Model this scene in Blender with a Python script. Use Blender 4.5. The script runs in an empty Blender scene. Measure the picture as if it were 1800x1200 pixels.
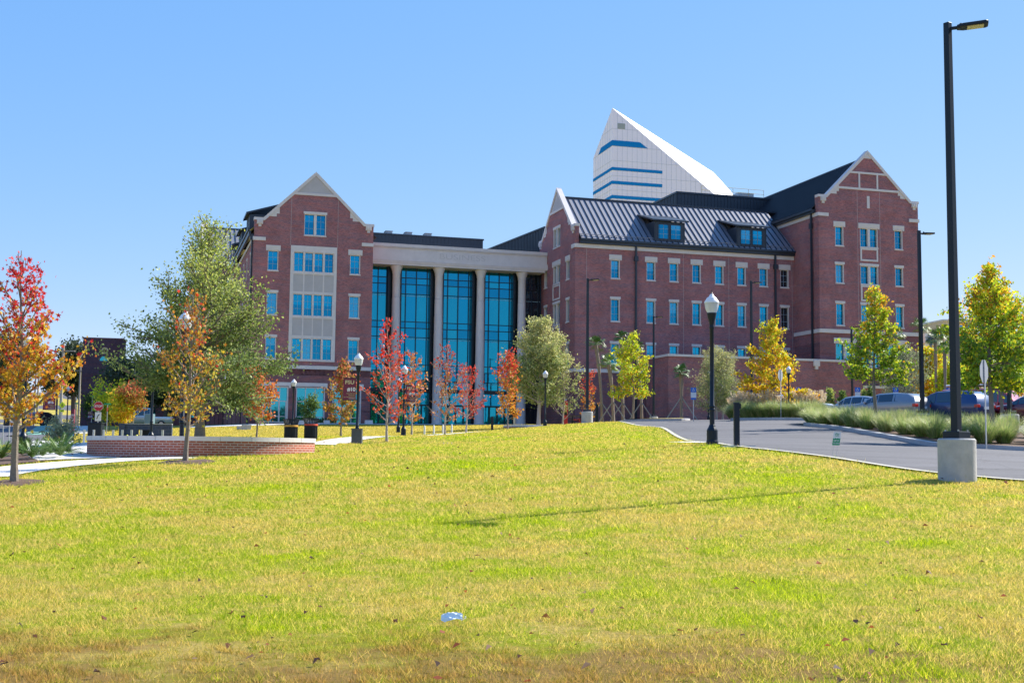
import bpy, bmesh, math, random
import numpy as np
from mathutils import Vector, Matrix
# ---------------------------------------------------------------- camera, sky, sun
sc = bpy.context.scene
col = sc.collection
R = math.radians
F_ = 2180.0; PIT = R(5.17); ROLL = R(0.6); AL = R(16.6); EYE = 1.5
Fw = np.array([0, math.cos(PIT), math.sin(PIT)]); Rt = np.array([1.0, 0, 0]); Up = np.cross(Rt, Fw)
r2 = math.cos(ROLL)*Rt + math.sin(ROLL)*Up; u2 = -math.sin(ROLL)*Rt + math.cos(ROLL)*Up
cam = bpy.data.cameras.new('camera'); co = bpy.data.objects.new('camera', cam); col.objects.link(co)
cam.sensor_width = 36; cam.lens = 36*F_/1800; cam.clip_start = .1; cam.clip_end = 5000
co.matrix_world = Matrix(((r2[0], u2[0], -Fw[0], 0), (r2[1], u2[1], -Fw[1], 0), (r2[2], u2[2], -Fw[2], EYE), (0, 0, 0, 1)))
sc.camera = co
SUN_AZ = R(57.5); SUN_EL = R(40.2)          # azimuth from +Y towards +X
w = bpy.data.worlds.new('World'); sc.world = w; w.use_nodes = True
nt = w.node_tree; bg = nt.nodes['Background']
sky = nt.nodes.new('ShaderNodeTexSky'); sky.sky_type = 'NISHITA'; sky.sun_disc = False
sky.sun_elevation = SUN_EL; sky.sun_rotation = SUN_AZ; sky.air_density = 0.5; sky.dust_density = 0.0; sky.ozone_density = 3.0; sky.altitude = 0
# clear dry-air sky: per-channel response that flattens the bright horizon band of the sky model
SKY_ST = .12; sx = nt.nodes.new('ShaderNodeSeparateColor'); cx = nt.nodes.new('ShaderNodeCombineColor'); nt.links.new(sky.outputs[0], sx.inputs[0])
for ci, (gn, gm) in enumerate(((.137, .86), (.209, .46), (.435, .12))):
    pw = nt.nodes.new('ShaderNodeMath'); pw.operation = 'POWER'; pw.inputs[1].default_value = gm; ml = nt.nodes.new('ShaderNodeMath'); ml.operation = 'MULTIPLY'; ml.inputs[1].default_value = gn/SKY_ST
    nt.links.new(sx.outputs[ci], pw.inputs[0]); nt.links.new(pw.outputs[0], ml.inputs[0]); nt.links.new(ml.outputs[0], cx.inputs[ci])
nt.links.new(cx.outputs[0], bg.inputs[0]); bg.inputs[1].default_value = SKY_ST
sl = bpy.data.lights.new('sun', 'SUN'); sl.energy = 5.0; sl.angle = R(.5); sl.color = (1, .94, .84)
so = bpy.data.objects.new('sun', sl); col.objects.link(so)
sd = Vector((math.cos(SUN_EL)*math.sin(SUN_AZ), math.cos(SUN_EL)*math.cos(SUN_AZ), math.sin(SUN_EL)))
so.rotation_euler = sd.to_track_quat('Z', 'Y').to_euler()
vs = sc.view_settings; sc.display_settings.display_device = 'sRGB'
vs.view_transform = 'Standard'; vs.look = 'None'; vs.gamma = 1; vs.exposure = 1.0
try: vs.use_curve_mapping = False
except Exception: pass
sc.cycles.max_bounces = 6; sc.cycles.transparent_max_bounces = 8; sc.cycles.caustics_reflective = False; sc.cycles.caustics_refractive = False

# ---------------------------------------------------------------- picture geometry helpers
def ray(px, py): return Fw + (px-900)/F_*r2 - (py-600)/F_*u2
def W(px, py, Y):
    d = ray(px, py); return np.array([0, 0, EYE]) + d*Y/d[1]
def pix(P):
    q = np.array(P, float)-[0, 0, EYE]; ww = q@Fw; return 900+F_*(q@r2)/ww, 600-F_*(q@u2)/ww
UV = np.array([math.cos(AL), math.sin(AL), 0]); VV = np.array([-math.sin(AL), math.cos(AL), 0])
BO = np.array([-25.123, 118.995, 0.0])
def B(u, v, z=0): P = BO+UV*u+VV*v; return np.array([P[0], P[1], z])
# ---------------------------------------------------------------- terrain height (thin-plate fit through ground contacts)
CT = [(200,1200,8.1),(900,1200,8.1),(1600,1200,8.1),(100,1100,10.6),(795,1100,10.6),(1700,1100,10.6),(25,850,26),(327,812,31),(318,804,35.5),(140,794,38),(310,801.5,34),(553,794,38.5),
 (627,795,53),(680,775,57),(598,769,66),(709,766,73),(700,760,95),(783,766,68),(820,761,76),(892,756,84),(958,751,91),(990,748,97),(1032,743,80),(1198,739,88),
 (1219,742,76),(1252,780,34),(1295,787,33),(1467,806,29),(1683,845,25),(1733,786,40),(1373,737,73),(1590,777,45),(1650,790,41),(1800,797,40),(450,771,60),(350,767,44),
 (511,768,62),(96,778,75),(40,787,45),(116,756,115),(160,749,150),(130,690,250),(20,700,240),(192,754,172),(250,755,110),(1415,748,64),(1100,743,74),(1180,752,56),
 (600,744.5,119),(470,744.5,118),(860,746,125),(1540,742,75),(1700,742,75),(1790,742,74),(265,779,62)]
cp = []
for a in CT: P = W(*a); cp.append((P[0], P[1], P[2]))
cp += [(-6,3,0),(0,3,0),(6,3,0),(-6,-15,-.6),(8,-15,-.6),(-20,5,-.1),(20,8,.1),(40,20,.9),(55,45,2.2),(60,75,3.5),(-40,30,.9),(-60,60,2.0),
       (B(35,-6)[0],B(35,-6)[1],4.5),(B(60,-12)[0],B(60,-12)[1],4.4),(B(72,-14)[0],B(72,-14)[1],4.3),(-20,200,6.0),(60,200,6.5),(-100,300,14),(100,320,8),(0,400,10),(-160,120,6),(160,120,4),(-80,-60,-3),(80,-60,-3)]
cp = np.array(cp); _S = 60.0
def _phi(r): return np.where(r > 1e-9, r*r*np.log(np.maximum(r, 1e-9)), 0)
_X = cp[:, :2]/_S; _n = len(cp)
_K = _phi(np.linalg.norm(_X[:, None]-_X[None], axis=2)) + np.eye(_n)*2e-3
_P = np.c_[np.ones(_n), _X]
_A = np.block([[_K, _P], [_P.T, np.zeros((3, 3))]])
_c = np.linalg.solve(_A, np.r_[cp[:, 2], 0, 0, 0])
def Tn(x, y):
    x = np.asarray(x, float)/_S; y = np.asarray(y, float)/_S; sh = x.shape; x = x.ravel(); y = y.ravel(); out = np.empty(len(x))
    for i in range(0, len(x), 100000):
        q = np.c_[x[i:i+100000], y[i:i+100000]]
        out[i:i+100000] = _phi(np.linalg.norm(q[:, None]-_X[None], axis=2))@_c[:_n] + _c[_n] + q@_c[_n+1:]
    return out.reshape(sh)
def T(x, y): return float(Tn(np.array([x]), np.array([y]))[0])
def G(px, Y, py=760):                      # ground point below the given picture column at depth Y
    d = ray(px, py); x = d[0]*Y/d[1]
    for _ in range(3):
        z = T(x, Y); q = pix((x, Y, z)); d = ray(px, q[1]); x = d[0]*Y/d[1]
    return Vector((x, Y, T(x, Y)))

# ---------------------------------------------------------------- materials
MATS = {}
def nd(nt, t, **k):
    n = nt.nodes.new(t)
    for a, b in k.items(): setattr(n, a, b)
    return n
def mat(name, c=(.5, .5, .5), rough=.7, metal=0.0, spec=.5, var=0.12, vs_=3.0, bump=0.0, bs=40.0, coat=0):
    if name in MATS: return MATS[name]
    m = bpy.data.materials.new(name); m.use_nodes = True; nt = m.node_tree; b = nt.nodes['Principled BSDF']
    b.inputs['Roughness'].default_value = rough; b.inputs['Metallic'].default_value = metal
    b.inputs['Specular IOR Level'].default_value = spec
    if coat: b.inputs['Coat Weight'].default_value = coat; b.inputs['Coat Roughness'].default_value = .05
    tc = nd(nt, 'ShaderNodeTexCoord'); no = nd(nt, 'ShaderNodeTexNoise'); no.inputs['Scale'].default_value = vs_; no.inputs['Detail'].default_value = 6
    no.inputs['Roughness'].default_value = .65
    nt.links.new(tc.outputs['Object'], no.inputs['Vector'])
    mx = nd(nt, 'ShaderNodeMix', data_type='RGBA')
    mx.inputs['A'].default_value = (*[x*(1-var*1.6) for x in c], 1); mx.inputs['B'].default_value = (*[min(1, x*(1+var*1.6)) for x in c], 1)
    nt.links.new(no.outputs['Fac'], mx.inputs['Factor']); nt.links.new(mx.outputs['Result'], b.inputs['Base Color'])
    if bump:
        n2 = nd(nt, 'ShaderNodeTexNoise'); n2.inputs['Scale'].default_value = bs; n2.inputs['Detail'].default_value = 8
        nt.links.new(tc.outputs['Object'], n2.inputs['Vector'])
        bm = nd(nt, 'ShaderNodeBump'); bm.inputs['Strength'].default_value = bump; bm.inputs['Distance'].default_value = .02
        nt.links.new(n2.outputs['Fac'], bm.inputs['Height']); nt.links.new(bm.outputs['Normal'], b.inputs['Normal'])
    MATS[name] = m; return m
def brick(name, c1, c2, mortar, bw=.203, rh=.068, ms=.006, groove=None):
    if name in MATS: return MATS[name]
    m = bpy.data.materials.new(name); m.use_nodes = True; nt = m.node_tree; b = nt.nodes['Principled BSDF']; b.inputs['Roughness'].default_value = .85
    b.inputs['Specular IOR Level'].default_value = .25
    tc = nd(nt, 'ShaderNodeTexCoord'); sp = nd(nt, 'ShaderNodeSeparateXYZ'); nt.links.new(tc.outputs['Object'], sp.inputs[0])
    ad = nd(nt, 'ShaderNodeMath', operation='ADD'); nt.links.new(sp.outputs[0], ad.inputs[0]); nt.links.new(sp.outputs[1], ad.inputs[1])
    cb = nd(nt, 'ShaderNodeCombineXYZ'); nt.links.new(ad.outputs[0], cb.inputs[0]); nt.links.new(sp.outputs[2], cb.inputs[1])
    br = nd(nt, 'ShaderNodeTexBrick'); nt.links.new(cb.outputs[0], br.inputs['Vector'])
    br.inputs['Scale'].default_value = 1; br.inputs['Brick Width'].default_value = bw; br.inputs['Row Height'].default_value = rh
    br.inputs['Mortar Size'].default_value = ms; br.inputs['Mortar Smooth'].default_value = .1; br.inputs['Bias'].default_value = 0
    br.inputs['Color1'].default_value = (*c1, 1); br.inputs['Color2'].default_value = (*c2, 1); br.inputs['Mortar'].default_value = (*mortar, 1)
    no = nd(nt, 'ShaderNodeTexNoise'); no.inputs['Scale'].default_value = .45; no.inputs['Detail'].default_value = 8; no.inputs['Roughness'].default_value = .7
    nt.links.new(tc.outputs['Object'], no.inputs['Vector'])
    mr = nd(nt, 'ShaderNodeMapRange'); mr.inputs[1].default_value = .3; mr.inputs[2].default_value = .7; mr.inputs[3].default_value = .78; mr.inputs[4].default_value = 1.25
    nt.links.new(no.outputs['Fac'], mr.inputs[0])
    # courses fired in different batches: long thin bands leaning redder or more purple
    mb_ = nd(nt, 'ShaderNodeMapping'); mb_.inputs['Scale'].default_value = (.35, 3.2, 1); nt.links.new(cb.outputs[0], mb_.inputs[0])
    nb_ = nd(nt, 'ShaderNodeTexNoise'); nb_.inputs['Scale'].default_value = 1.0; nb_.inputs['Detail'].default_value = 5; nt.links.new(mb_.outputs[0], nb_.inputs['Vector'])
    rb_ = nd(nt, 'ShaderNodeMapRange'); rb_.inputs[1].default_value = .4; rb_.inputs[2].default_value = .6; nt.links.new(nb_.outputs['Fac'], rb_.inputs[0])
    hb_ = nd(nt, 'ShaderNodeMix', data_type='RGBA'); hb_.inputs['A'].default_value = (1.10, .92, .90, 1); hb_.inputs['B'].default_value = (.90, .95, 1.03, 1); nt.links.new(rb_.outputs[0], hb_.inputs['Factor'])
    mu_ = nd(nt, 'ShaderNodeVectorMath', operation='MULTIPLY'); nt.links.new(br.outputs['Color'], mu_.inputs[0]); nt.links.new(hb_.outputs['Result'], mu_.inputs[1])
    vm = nd(nt, 'ShaderNodeVectorMath', operation='SCALE'); nt.links.new(mu_.outputs[0], vm.inputs[0]); nt.links.new(mr.outputs[0], vm.inputs['Scale'])
    nt.links.new(vm.outputs[0], b.inputs['Base Color'])
    bm = nd(nt, 'ShaderNodeBump'); bm.inputs['Strength'].default_value = .5; bm.inputs['Distance'].default_value = .006; bm.invert = True
    nt.links.new(br.outputs['Fac'], bm.inputs['Height']); nt.links.new(bm.outputs['Normal'], b.inputs['Normal'])
    MATS[name] = m; return m
def attr_mat(name, trans=.45, rough=.55, spec=.3):
    if name in MATS: return MATS[name]
    m = bpy.data.materials.new(name); m.use_nodes = True; nt = m.node_tree; b = nt.nodes['Principled BSDF']; o = nt.nodes['Material Output']
    at = nd(nt, 'ShaderNodeAttribute', attribute_name='col'); nt.links.new(at.outputs['Color'], b.inputs['Base Color'])
    b.inputs['Roughness'].default_value = rough; b.inputs['Specular IOR Level'].default_value = spec
    tr = nd(nt, 'ShaderNodeBsdfTranslucent'); nt.links.new(at.outputs['Color'], tr.inputs['Color'])
    mx = nd(nt, 'ShaderNodeMixShader'); mx.inputs[0].default_value = trans
    nt.links.new(b.outputs[0], mx.inputs[1]); nt.links.new(tr.outputs[0], mx.inputs[2]); nt.links.new(mx.outputs[0], o.inputs[0])
    MATS[name] = m; return m
def glassy(name, tint, inner, refl=.75, sc_=.6, rough=.02):
    """tinted reflective window glass: mirror coat over a dim interior tone that varies from room to room"""
    if name in MATS: return MATS[name]
    m = bpy.data.materials.new(name); m.use_nodes = True; nt = m.node_tree; b = nt.nodes['Principled BSDF']; o = nt.nodes['Material Output']
    tc = nd(nt, 'ShaderNodeTexCoord'); no = nd(nt, 'ShaderNodeTexNoise'); no.inputs['Scale'].default_value = sc_; no.inputs['Detail'].default_value = 3
    nt.links.new(tc.outputs['Object'], no.inputs['Vector'])
    cr = nd(nt, 'ShaderNodeMix', data_type='RGBA'); cr.inputs['A'].default_value = (*[x*.35 for x in inner], 1); cr.inputs['B'].default_value = (*[x*1.7 for x in inner], 1)
    nt.links.new(no.outputs['Fac'], cr.inputs['Factor']); nt.links.new(cr.outputs['Result'], b.inputs['Base Color']); b.inputs['Roughness'].default_value = .6
    gl = nd(nt, 'ShaderNodeBsdfGlossy'); gl.inputs['Color'].default_value = (*tint, 1); gl.inputs['Roughness'].default_value = rough
    bmn = nd(nt, 'ShaderNodeTexNoise'); bmn.inputs['Scale'].default_value = .9; nt.links.new(tc.outputs['Object'], bmn.inputs['Vector'])
    bp = nd(nt, 'ShaderNodeBump'); bp.inputs['Strength'].default_value = .04; bp.inputs['Distance'].default_value = .03
    nt.links.new(bmn.outputs['Fac'], bp.inputs['Height']); nt.links.new(bp.outputs['Normal'], gl.inputs['Normal'])
    mx = nd(nt, 'ShaderNodeMixShader'); mx.inputs[0].default_value = refl
    nt.links.new(b.outputs[0], mx.inputs[1]); nt.links.new(gl.outputs[0], mx.inputs[2]); nt.links.new(mx.outputs[0], o.inputs[0])
    MATS[name] = m; return m

M_BRK = brick('wall_brick', (.355, .128, .124), (.185, .078, .092), (.42, .34, .33))
M_BRK2 = brick('wall_brick_dark', (.24, .098, .10), (.17, .072, .08), (.27, .21, .21))
M_BRKT = brick('tower_brick', (.115, .062, .078), (.080, .045, .062), (.14, .11, .12))
M_SEAT = brick('seat_wall_brick', (.44, .135, .08), (.33, .10, .065), (.52, .43, .37), ms=.010)
M_STONE = mat('cast_stone', (.64, .60, .585), .85, var=.10, vs_=1.5, bump=.2, bs=20)
M_STONE2 = mat('cast_stone_panel', (.46, .44, .44), .85, var=.10, vs_=1.2, bump=.2, bs=20)
M_ROOF = mat('dark_standing_seam_metal', (.035, .045, .06), .38, metal=.35, spec=.5, var=.08)
M_ROOFL = mat('sunlit_roof_metal', (.25, .25, .275), .5, metal=.15, spec=.5, var=.06)  # roof metal with the brightness of the sunlit slopes put into its colour
M_DARK = mat('black_powder_coat', (.005, .013, .026), .42, spec=.3, var=.05)
M_FRAME = mat('dark_mullion', (.02, .03, .04), .35, metal=.5)
M_MUNT = mat('light_muntin', (.3, .42, .5), .5)
M_GLASS = glassy('tinted_glass', (.012, .34, .50), (.002, .05, .10), .88)
M_GLASSP = glassy('tinted_glass_with_blind', (.04, .38, .55), (.12, .26, .36), .72, 2.0)
M_GLASSB = glassy('tinted_glass_dim_room', (.01, .24, .38), (.002, .03, .06), .86)
M_GLASSC = glassy('curtain_glass', (.012, .32, .47), (.004, .13, .20), .78, .5)
M_GLASSC2 = glassy('curtain_glass_lit_room', (.015, .36, .48), (.02, .26, .33), .70, .9)
M_GLASSC3 = glassy('curtain_glass_dim_room', (.01, .25, .40), (.002, .06, .10), .80, .7)
M_GLASSG = glassy('ground_floor_glass', (.05, .42, .50), (.01, .12, .15), .75, .5)
M_GLASSD = glassy('dark_glass', (.10, .14, .18), (.006, .01, .015), .6)
M_CONC = mat('concrete', (.42, .41, .405), .9, var=.26, vs_=3.2, bump=.35, bs=30)
M_WALK = mat('sidewalk_concrete', (.62, .60, .56), .9, var=.08, vs_=.8, bump=.2, bs=60)
M_ASPH = mat('asphalt_surface', (.10, .098, .105), .9, var=.16, vs_=.35, bump=.4, bs=120)
m = M_ASPH; nt = m.node_tree; b = nt.nodes['Principled BSDF']; src_ = b.inputs['Base Color'].links[0].from_socket; tc = nd(nt, 'ShaderNodeTexCoord')
mp = nd(nt, 'ShaderNodeMapping'); mp.inputs['Scale'].default_value = (.12, 1.3, 1); mp.inputs['Rotation'].default_value = (0, 0, .5); nt.links.new(tc.outputs['Object'], mp.inputs[0])
n1 = nd(nt, 'ShaderNodeTexNoise'); n1.inputs['Scale'].default_value = .9; n1.inputs['Detail'].default_value = 6; nt.links.new(mp.outputs[0], n1.inputs['Vector'])
n2 = nd(nt, 'ShaderNodeTexNoise'); n2.inputs['Scale'].default_value = 60; n2.inputs['Detail'].default_value = 3; nt.links.new(tc.outputs['Object'], n2.inputs['Vector'])
vo = nd(nt, 'ShaderNodeTexVoronoi', feature='DISTANCE_TO_EDGE'); vo.inputs['Scale'].default_value = .16; n3 = nd(nt, 'ShaderNodeTexNoise'); n3.inputs['Scale'].default_value = 1.5; n3.inputs['Detail'].default_value = 8
nt.links.new(tc.outputs['Object'], n3.inputs['Vector']); vad = nd(nt, 'ShaderNodeVectorMath', operation='ADD'); nt.links.new(tc.outputs['Object'], vad.inputs[0]); nt.links.new(n3.outputs['Color'], vad.inputs[1]); nt.links.new(vad.outputs[0], vo.inputs['Vector'])
ck = nd(nt, 'ShaderNodeMapRange'); ck.inputs[1].default_value = .0; ck.inputs[2].default_value = .006; ck.inputs[3].default_value = .55; ck.inputs[4].default_value = 1.0; nt.links.new(vo.outputs['Distance'], ck.inputs[0])
r1 = nd(nt, 'ShaderNodeMapRange'); r1.inputs[1].default_value = .3; r1.inputs[2].default_value = .7; r1.inputs[3].default_value = .80; r1.inputs[4].default_value = 1.22; nt.links.new(n1.outputs['Fac'], r1.inputs[0])
r2_ = nd(nt, 'ShaderNodeMapRange'); r2_.inputs[1].default_value = .25; r2_.inputs[2].default_value = .75; r2_.inputs[3].default_value = .8; r2_.inputs[4].default_value = 1.25; nt.links.new(n2.outputs['Fac'], r2_.inputs[0])
mm = nd(nt, 'ShaderNodeMath', operation='MULTIPLY'); nt.links.new(r1.outputs[0], mm.inputs[0]); nt.links.new(r2_.outputs[0], mm.inputs[1]); mm2 = nd(nt, 'ShaderNodeMath', operation='MULTIPLY'); nt.links.new(mm.outputs[0], mm2.inputs[0]); nt.links.new(ck.outputs[0], mm2.inputs[1])
vs3 = nd(nt, 'ShaderNodeVectorMath', operation='SCALE'); nt.links.new(src_, vs3.inputs[0]); nt.links.new(mm2.outputs[0], vs3.inputs['Scale']); nt.links.new(vs3.outputs[0], b.inputs['Base Color'])
M_BARK = mat('grey_bark', (.23, .19, .155), .95, var=.3, vs_=14, bump=.7, bs=35)
M_BARKL = mat('pale_bark', (.40, .34, .30), .9, var=.25, vs_=12, bump=.4, bs=30)
M_BARKD = mat('dark_bark', (.09, .075, .06), .95, var=.3, vs_=8, bump=.5, bs=25)
M_LEAF = attr_mat('leaf', .42)
M_NEEDLE = attr_mat('fine_leaf', .3, .5, .4)
M_MULCH = mat('mulch', (.11, .065, .045), .95, var=.5, vs_=9, bump=1.0, bs=35)
M_WHITE = mat('white_paint', (.78, .78, .76), .6, var=.04)
M_GALV = mat('galvanised_steel', (.42, .44, .46), .45, metal=.6, var=.12, vs_=8)
M_WOOD = mat('weathered_wood', (.30, .27, .23), .9, var=.2, vs_=6)

# ---------------------------------------------------------------- object helpers
def tag(o, label=None, cat=None, group=None, kind=None):
    if label: o['label'] = label
    if cat: o['category'] = cat
    if group: o['group'] = group
    if kind: o['kind'] = kind
    return o
def empty(name, loc=(0, 0, 0), rz=0, label=None, cat=None, group=None):
    o = bpy.data.objects.new(name, None); col.objects.link(o); o.location = loc; o.rotation_euler = (0, 0, rz); o.empty_display_size = .2
    return tag(o, label, cat, group)
def copy_tree(o, parent=None, **kw):
    c = o.copy(); col.objects.link(c)
    if parent: c.parent = parent
    for ch in list(o.children): copy_tree(ch, c)
    return c
def place(o, loc, rz=0, s=1.0, label=None, group=None):
    o.location = loc; o.rotation_euler = (0, 0, rz); o.scale = (s, s, s)
    if label: o['label'] = label
    if group: o['group'] = group
    return o
class MB:
    def __init__(s, tf=None): s.v = []; s.f = []; s.m = []; s.tf = tf; s.mi = 0
    def add(s, vs, fs):
        n = len(s.v)
        for p in vs: s.v.append(tuple(s.tf(p)) if s.tf else tuple(p))
        for f in fs: s.f.append(tuple(i+n for i in f)); s.m.append(s.mi)
        return s
    def box(s, x0, x1, y0, y1, z0, z1):
        return s.add([(x0,y0,z0),(x1,y0,z0),(x1,y1,z0),(x0,y1,z0),(x0,y0,z1),(x1,y0,z1),(x1,y1,z1),(x0,y1,z1)],
                     [(0,3,2,1),(4,5,6,7),(0,1,5,4),(1,2,6,5),(2,3,7,6),(3,0,4,7)])
    def poly(s, pts): return s.add(pts, [tuple(range(len(pts)))])
    def prism(s, pts, d):             # polygon swept by vector d
        n = len(pts); q = [(p[0]+d[0], p[1]+d[1], p[2]+d[2]) for p in pts]
        return s.add(list(pts)+q, [tuple(range(n))[::-1], tuple(range(n, 2*n))]+[(i, (i+1) % n, n+(i+1) % n, n+i) for i in range(n)])
    def tube(s, pts, rad, n=8, cap=True):
        pts = [Vector(p) for p in pts]; vs = []; fs = []
        rad = rad if isinstance(rad, (list, tuple)) else [rad]*len(pts)
        d0 = (pts[-1]-pts[0]).normalized(); ref = Vector((1, 0, 0)) if abs(d0.x) < .8 else Vector((0, 1, 0))
        for i, p in enumerate(pts):
            d = (pts[min(i+1, len(pts)-1)]-pts[max(i-1, 0)]).normalized()
            a = d.cross(ref).normalized(); b = d.cross(a)
            for k in range(n):
                t = 2*math.pi*k/n; vs.append(p+(a*math.cos(t)+b*math.sin(t))*rad[i])
        for i in range(len(pts)-1):
            for k in range(n): fs.append((i*n+k, i*n+(k+1) % n, (i+1)*n+(k+1) % n, (i+1)*n+k))
        if cap: fs.append(tuple(range(n))); fs.append(tuple(range((len(pts)-1)*n, len(pts)*n))[::-1])
        return s.add(vs, fs)
    def lathe(s, prof, n=16, c=(0, 0), cap=True):   # prof: (r, z)
        vs = []; fs = []
        for r, z in prof:
            for k in range(n): t = 2*math.pi*(k+.5)/n; vs.append((c[0]+r*math.cos(t), c[1]+r*math.sin(t), z))
        for i in range(len(prof)-1):
            for k in range(n): fs.append((i*n+k, i*n+(k+1) % n, (i+1)*n+(k+1) % n, (i+1)*n+k))
        if cap: fs.append(tuple(range(n))[::-1]); fs.append(tuple(range((len(prof)-1)*n, len(prof)*n)))
        return s.add(vs, fs)
    def build(s, name, m, parent=None, smooth=False, bevel=0, **tg):
        me = bpy.data.meshes.new(name); me.from_pydata([tuple(map(float, p)) for p in s.v], [], s.f)
        ms = m if isinstance(m, (list, tuple)) else [m]
        for x in ms: me.materials.append(x)
        if len(ms) > 1: me.polygons.foreach_set('material_index', s.m)
        if smooth:
            me.polygons.foreach_set('use_smooth', [True]*len(me.polygons))
        me.update()
        o = bpy.data.objects.new(name, me); col.objects.link(o)
        if parent: o.parent = parent
        if bevel:
            b = o.modifiers.new('bevel', 'BEVEL'); b.width = bevel; b.segments = 2; b.limit_method = 'ANGLE'
        if smooth:
            try:
                me.set_sharp_from_angle(angle=R(40))
            except Exception: pass
        return tag(o, **tg)
def npmesh(name, V, k, m, parent=None, cols=None, smooth=False):   # V (n*k,3): n separate k-gons
    n = len(V)//k; me = bpy.data.meshes.new(name); me.vertices.add(len(V)); me.vertices.foreach_set('co', np.asarray(V, np.float32).ravel())
    me.loops.add(len(V)); me.loops.foreach_set('vertex_index', np.arange(len(V), dtype=np.int32))
    me.polygons.add(n); me.polygons.foreach_set('loop_start', np.arange(0, len(V), k, dtype=np.int32))
    me.update(calc_edges=True)
    if cols is not None:
        a = me.attributes.new('col', 'FLOAT_COLOR', 'POINT')
        c = np.ones((len(V), 4), np.float32); c[:, :3] = np.repeat(cols, k, axis=0) if len(cols) == n else cols
        a.data.foreach_set('color', c.ravel())
    me.materials.append(m)
    o = bpy.data.objects.new(name, me); col.objects.link(o)
    if parent: o.parent = parent
    return o
def text(s, size, m, parent, loc, rot=(R(90), 0, 0), name='lettering', ext=.004, align='CENTER', sx=1, bold=0.0):
    c = bpy.data.curves.new(name, 'FONT'); c.body = s; c.size = size; c.extrude = ext; c.align_x = align; c.align_y = 'CENTER'; c.offset = bold
    o = bpy.data.objects.new(name, c); col.objects.link(o); bpy.context.view_layer.update()
    me = bpy.data.meshes.new_from_object(o); bpy.data.objects.remove(o)
    me.materials.clear(); me.materials.append(m)
    o = bpy.data.objects.new(name, me); col.objects.link(o); o.parent = parent; o.location = loc; o.rotation_euler = rot; o.scale = (sx, 1, 1)
    return o
def clip_cell(poly, x0, x1, y0, y1):
    def c(P, f, inter):
        out = []
        for i in range(len(P)):
            a = P[i-1]; b = P[i]; fa = f(a); fb = f(b)
            if fb:
                if not fa: out.append(inter(a, b))
                out.append(b)
            elif fa: out.append(inter(a, b))
        return out
    def ix(x): return lambda a, b: (x, a[1]+(b[1]-a[1])*(x-a[0])/(b[0]-a[0]))
    def iy(y): return lambda a, b: (a[0]+(b[0]-a[0])*(y-a[1])/(b[1]-a[1]), y)
    for f, g in ((lambda p: p[0] >= x0, ix(x0)), (lambda p: p[0] <= x1, ix(x1)), (lambda p: p[1] >= y0, iy(y0)), (lambda p: p[1] <= y1, iy(y1))):
        poly = c(poly, f, g)
        if len(poly) < 3: return []
    return poly
def sheet(name, poly, m, off, step=1.0, skirt=0.0, hf=None, **tg):
    """ground sheet following the terrain, 'off' above it, with an optional skirt (kerb height) along its edge"""
    xs = [p[0] for p in poly]; ys = [p[1] for p in poly]; mb = MB(); hf = hf or T
    ix0, ix1, iy0, iy1 = int(min(xs)//step), int(max(xs)//step), int(min(ys)//step), int(max(ys)//step)
    cells = []
    for i in range(ix0, ix1+1):
        for j in range(iy0, iy1+1):
            q = clip_cell(poly, i*step, (i+1)*step, j*step, (j+1)*step)
            q = [p for k, p in enumerate(q) if (abs(p[0]-q[k-1][0])+abs(p[1]-q[k-1][1])) > 1e-6]
            if len(q) >= 3: cells.append(q)
    al = np.array([p for q in cells for p in q]); zz = Tn(al[:, 0], al[:, 1])+off; k = 0
    for q in cells:
        mb.add([(p[0], p[1], zz[k+i]) for i, p in enumerate(q)], [tuple(range(len(q)))]); k += len(q)
    if skirt:
        n = len(poly)
        for i in range(n):
            a = Vector(poly[i]); b = Vector(poly[(i+1) % n]); ns = max(1, int((b-a).length/step))
            for s_ in range(ns):
                p = a.lerp(b, s_/ns); q = a.lerp(b, (s_+1)/ns); zp = T(p.x, p.y)+off; zq = T(q.x, q.y)+off
                mb.add([(p.x, p.y, zp), (q.x, q.y, zq), (q.x, q.y, zq-skirt), (p.x, p.y, zp-skirt)], [(0, 1, 2, 3)])
    return mb.build(name, m, **tg)
def gxy(lst): return [(G(px, Y).x, float(Y)) for px, Y in lst]
def strip(path, w):
    L = []; Rr = []
    for i, p in enumerate(path):
        a = Vector(path[max(0, i-1)]); b = Vector(path[min(len(path)-1, i+1)]); d = (b-a).normalized(); n = Vector((-d.y, d.x))*w/2
        L.append((p[0]+n.x, p[1]+n.y)); Rr.append((p[0]-n.x, p[1]-n.y))
    return L+Rr[::-1]
def smooth_path(p, k=6):
    out = []
    for i in range(len(p)-1):
        p0 = Vector(p[max(0, i-1)]); p1 = Vector(p[i]); p2 = Vector(p[i+1]); p3 = Vector(p[min(len(p)-1, i+2)])
        for j in range(k):
            t = j/k; q = .5*((2*p1)+(p2-p0)*t+(2*p0-5*p1+4*p2-p3)*t*t+(3*p1-p0-3*p2+p3)*t*t*t); out.append(tuple(q))
    out.append(tuple(p[-1])); return out
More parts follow.
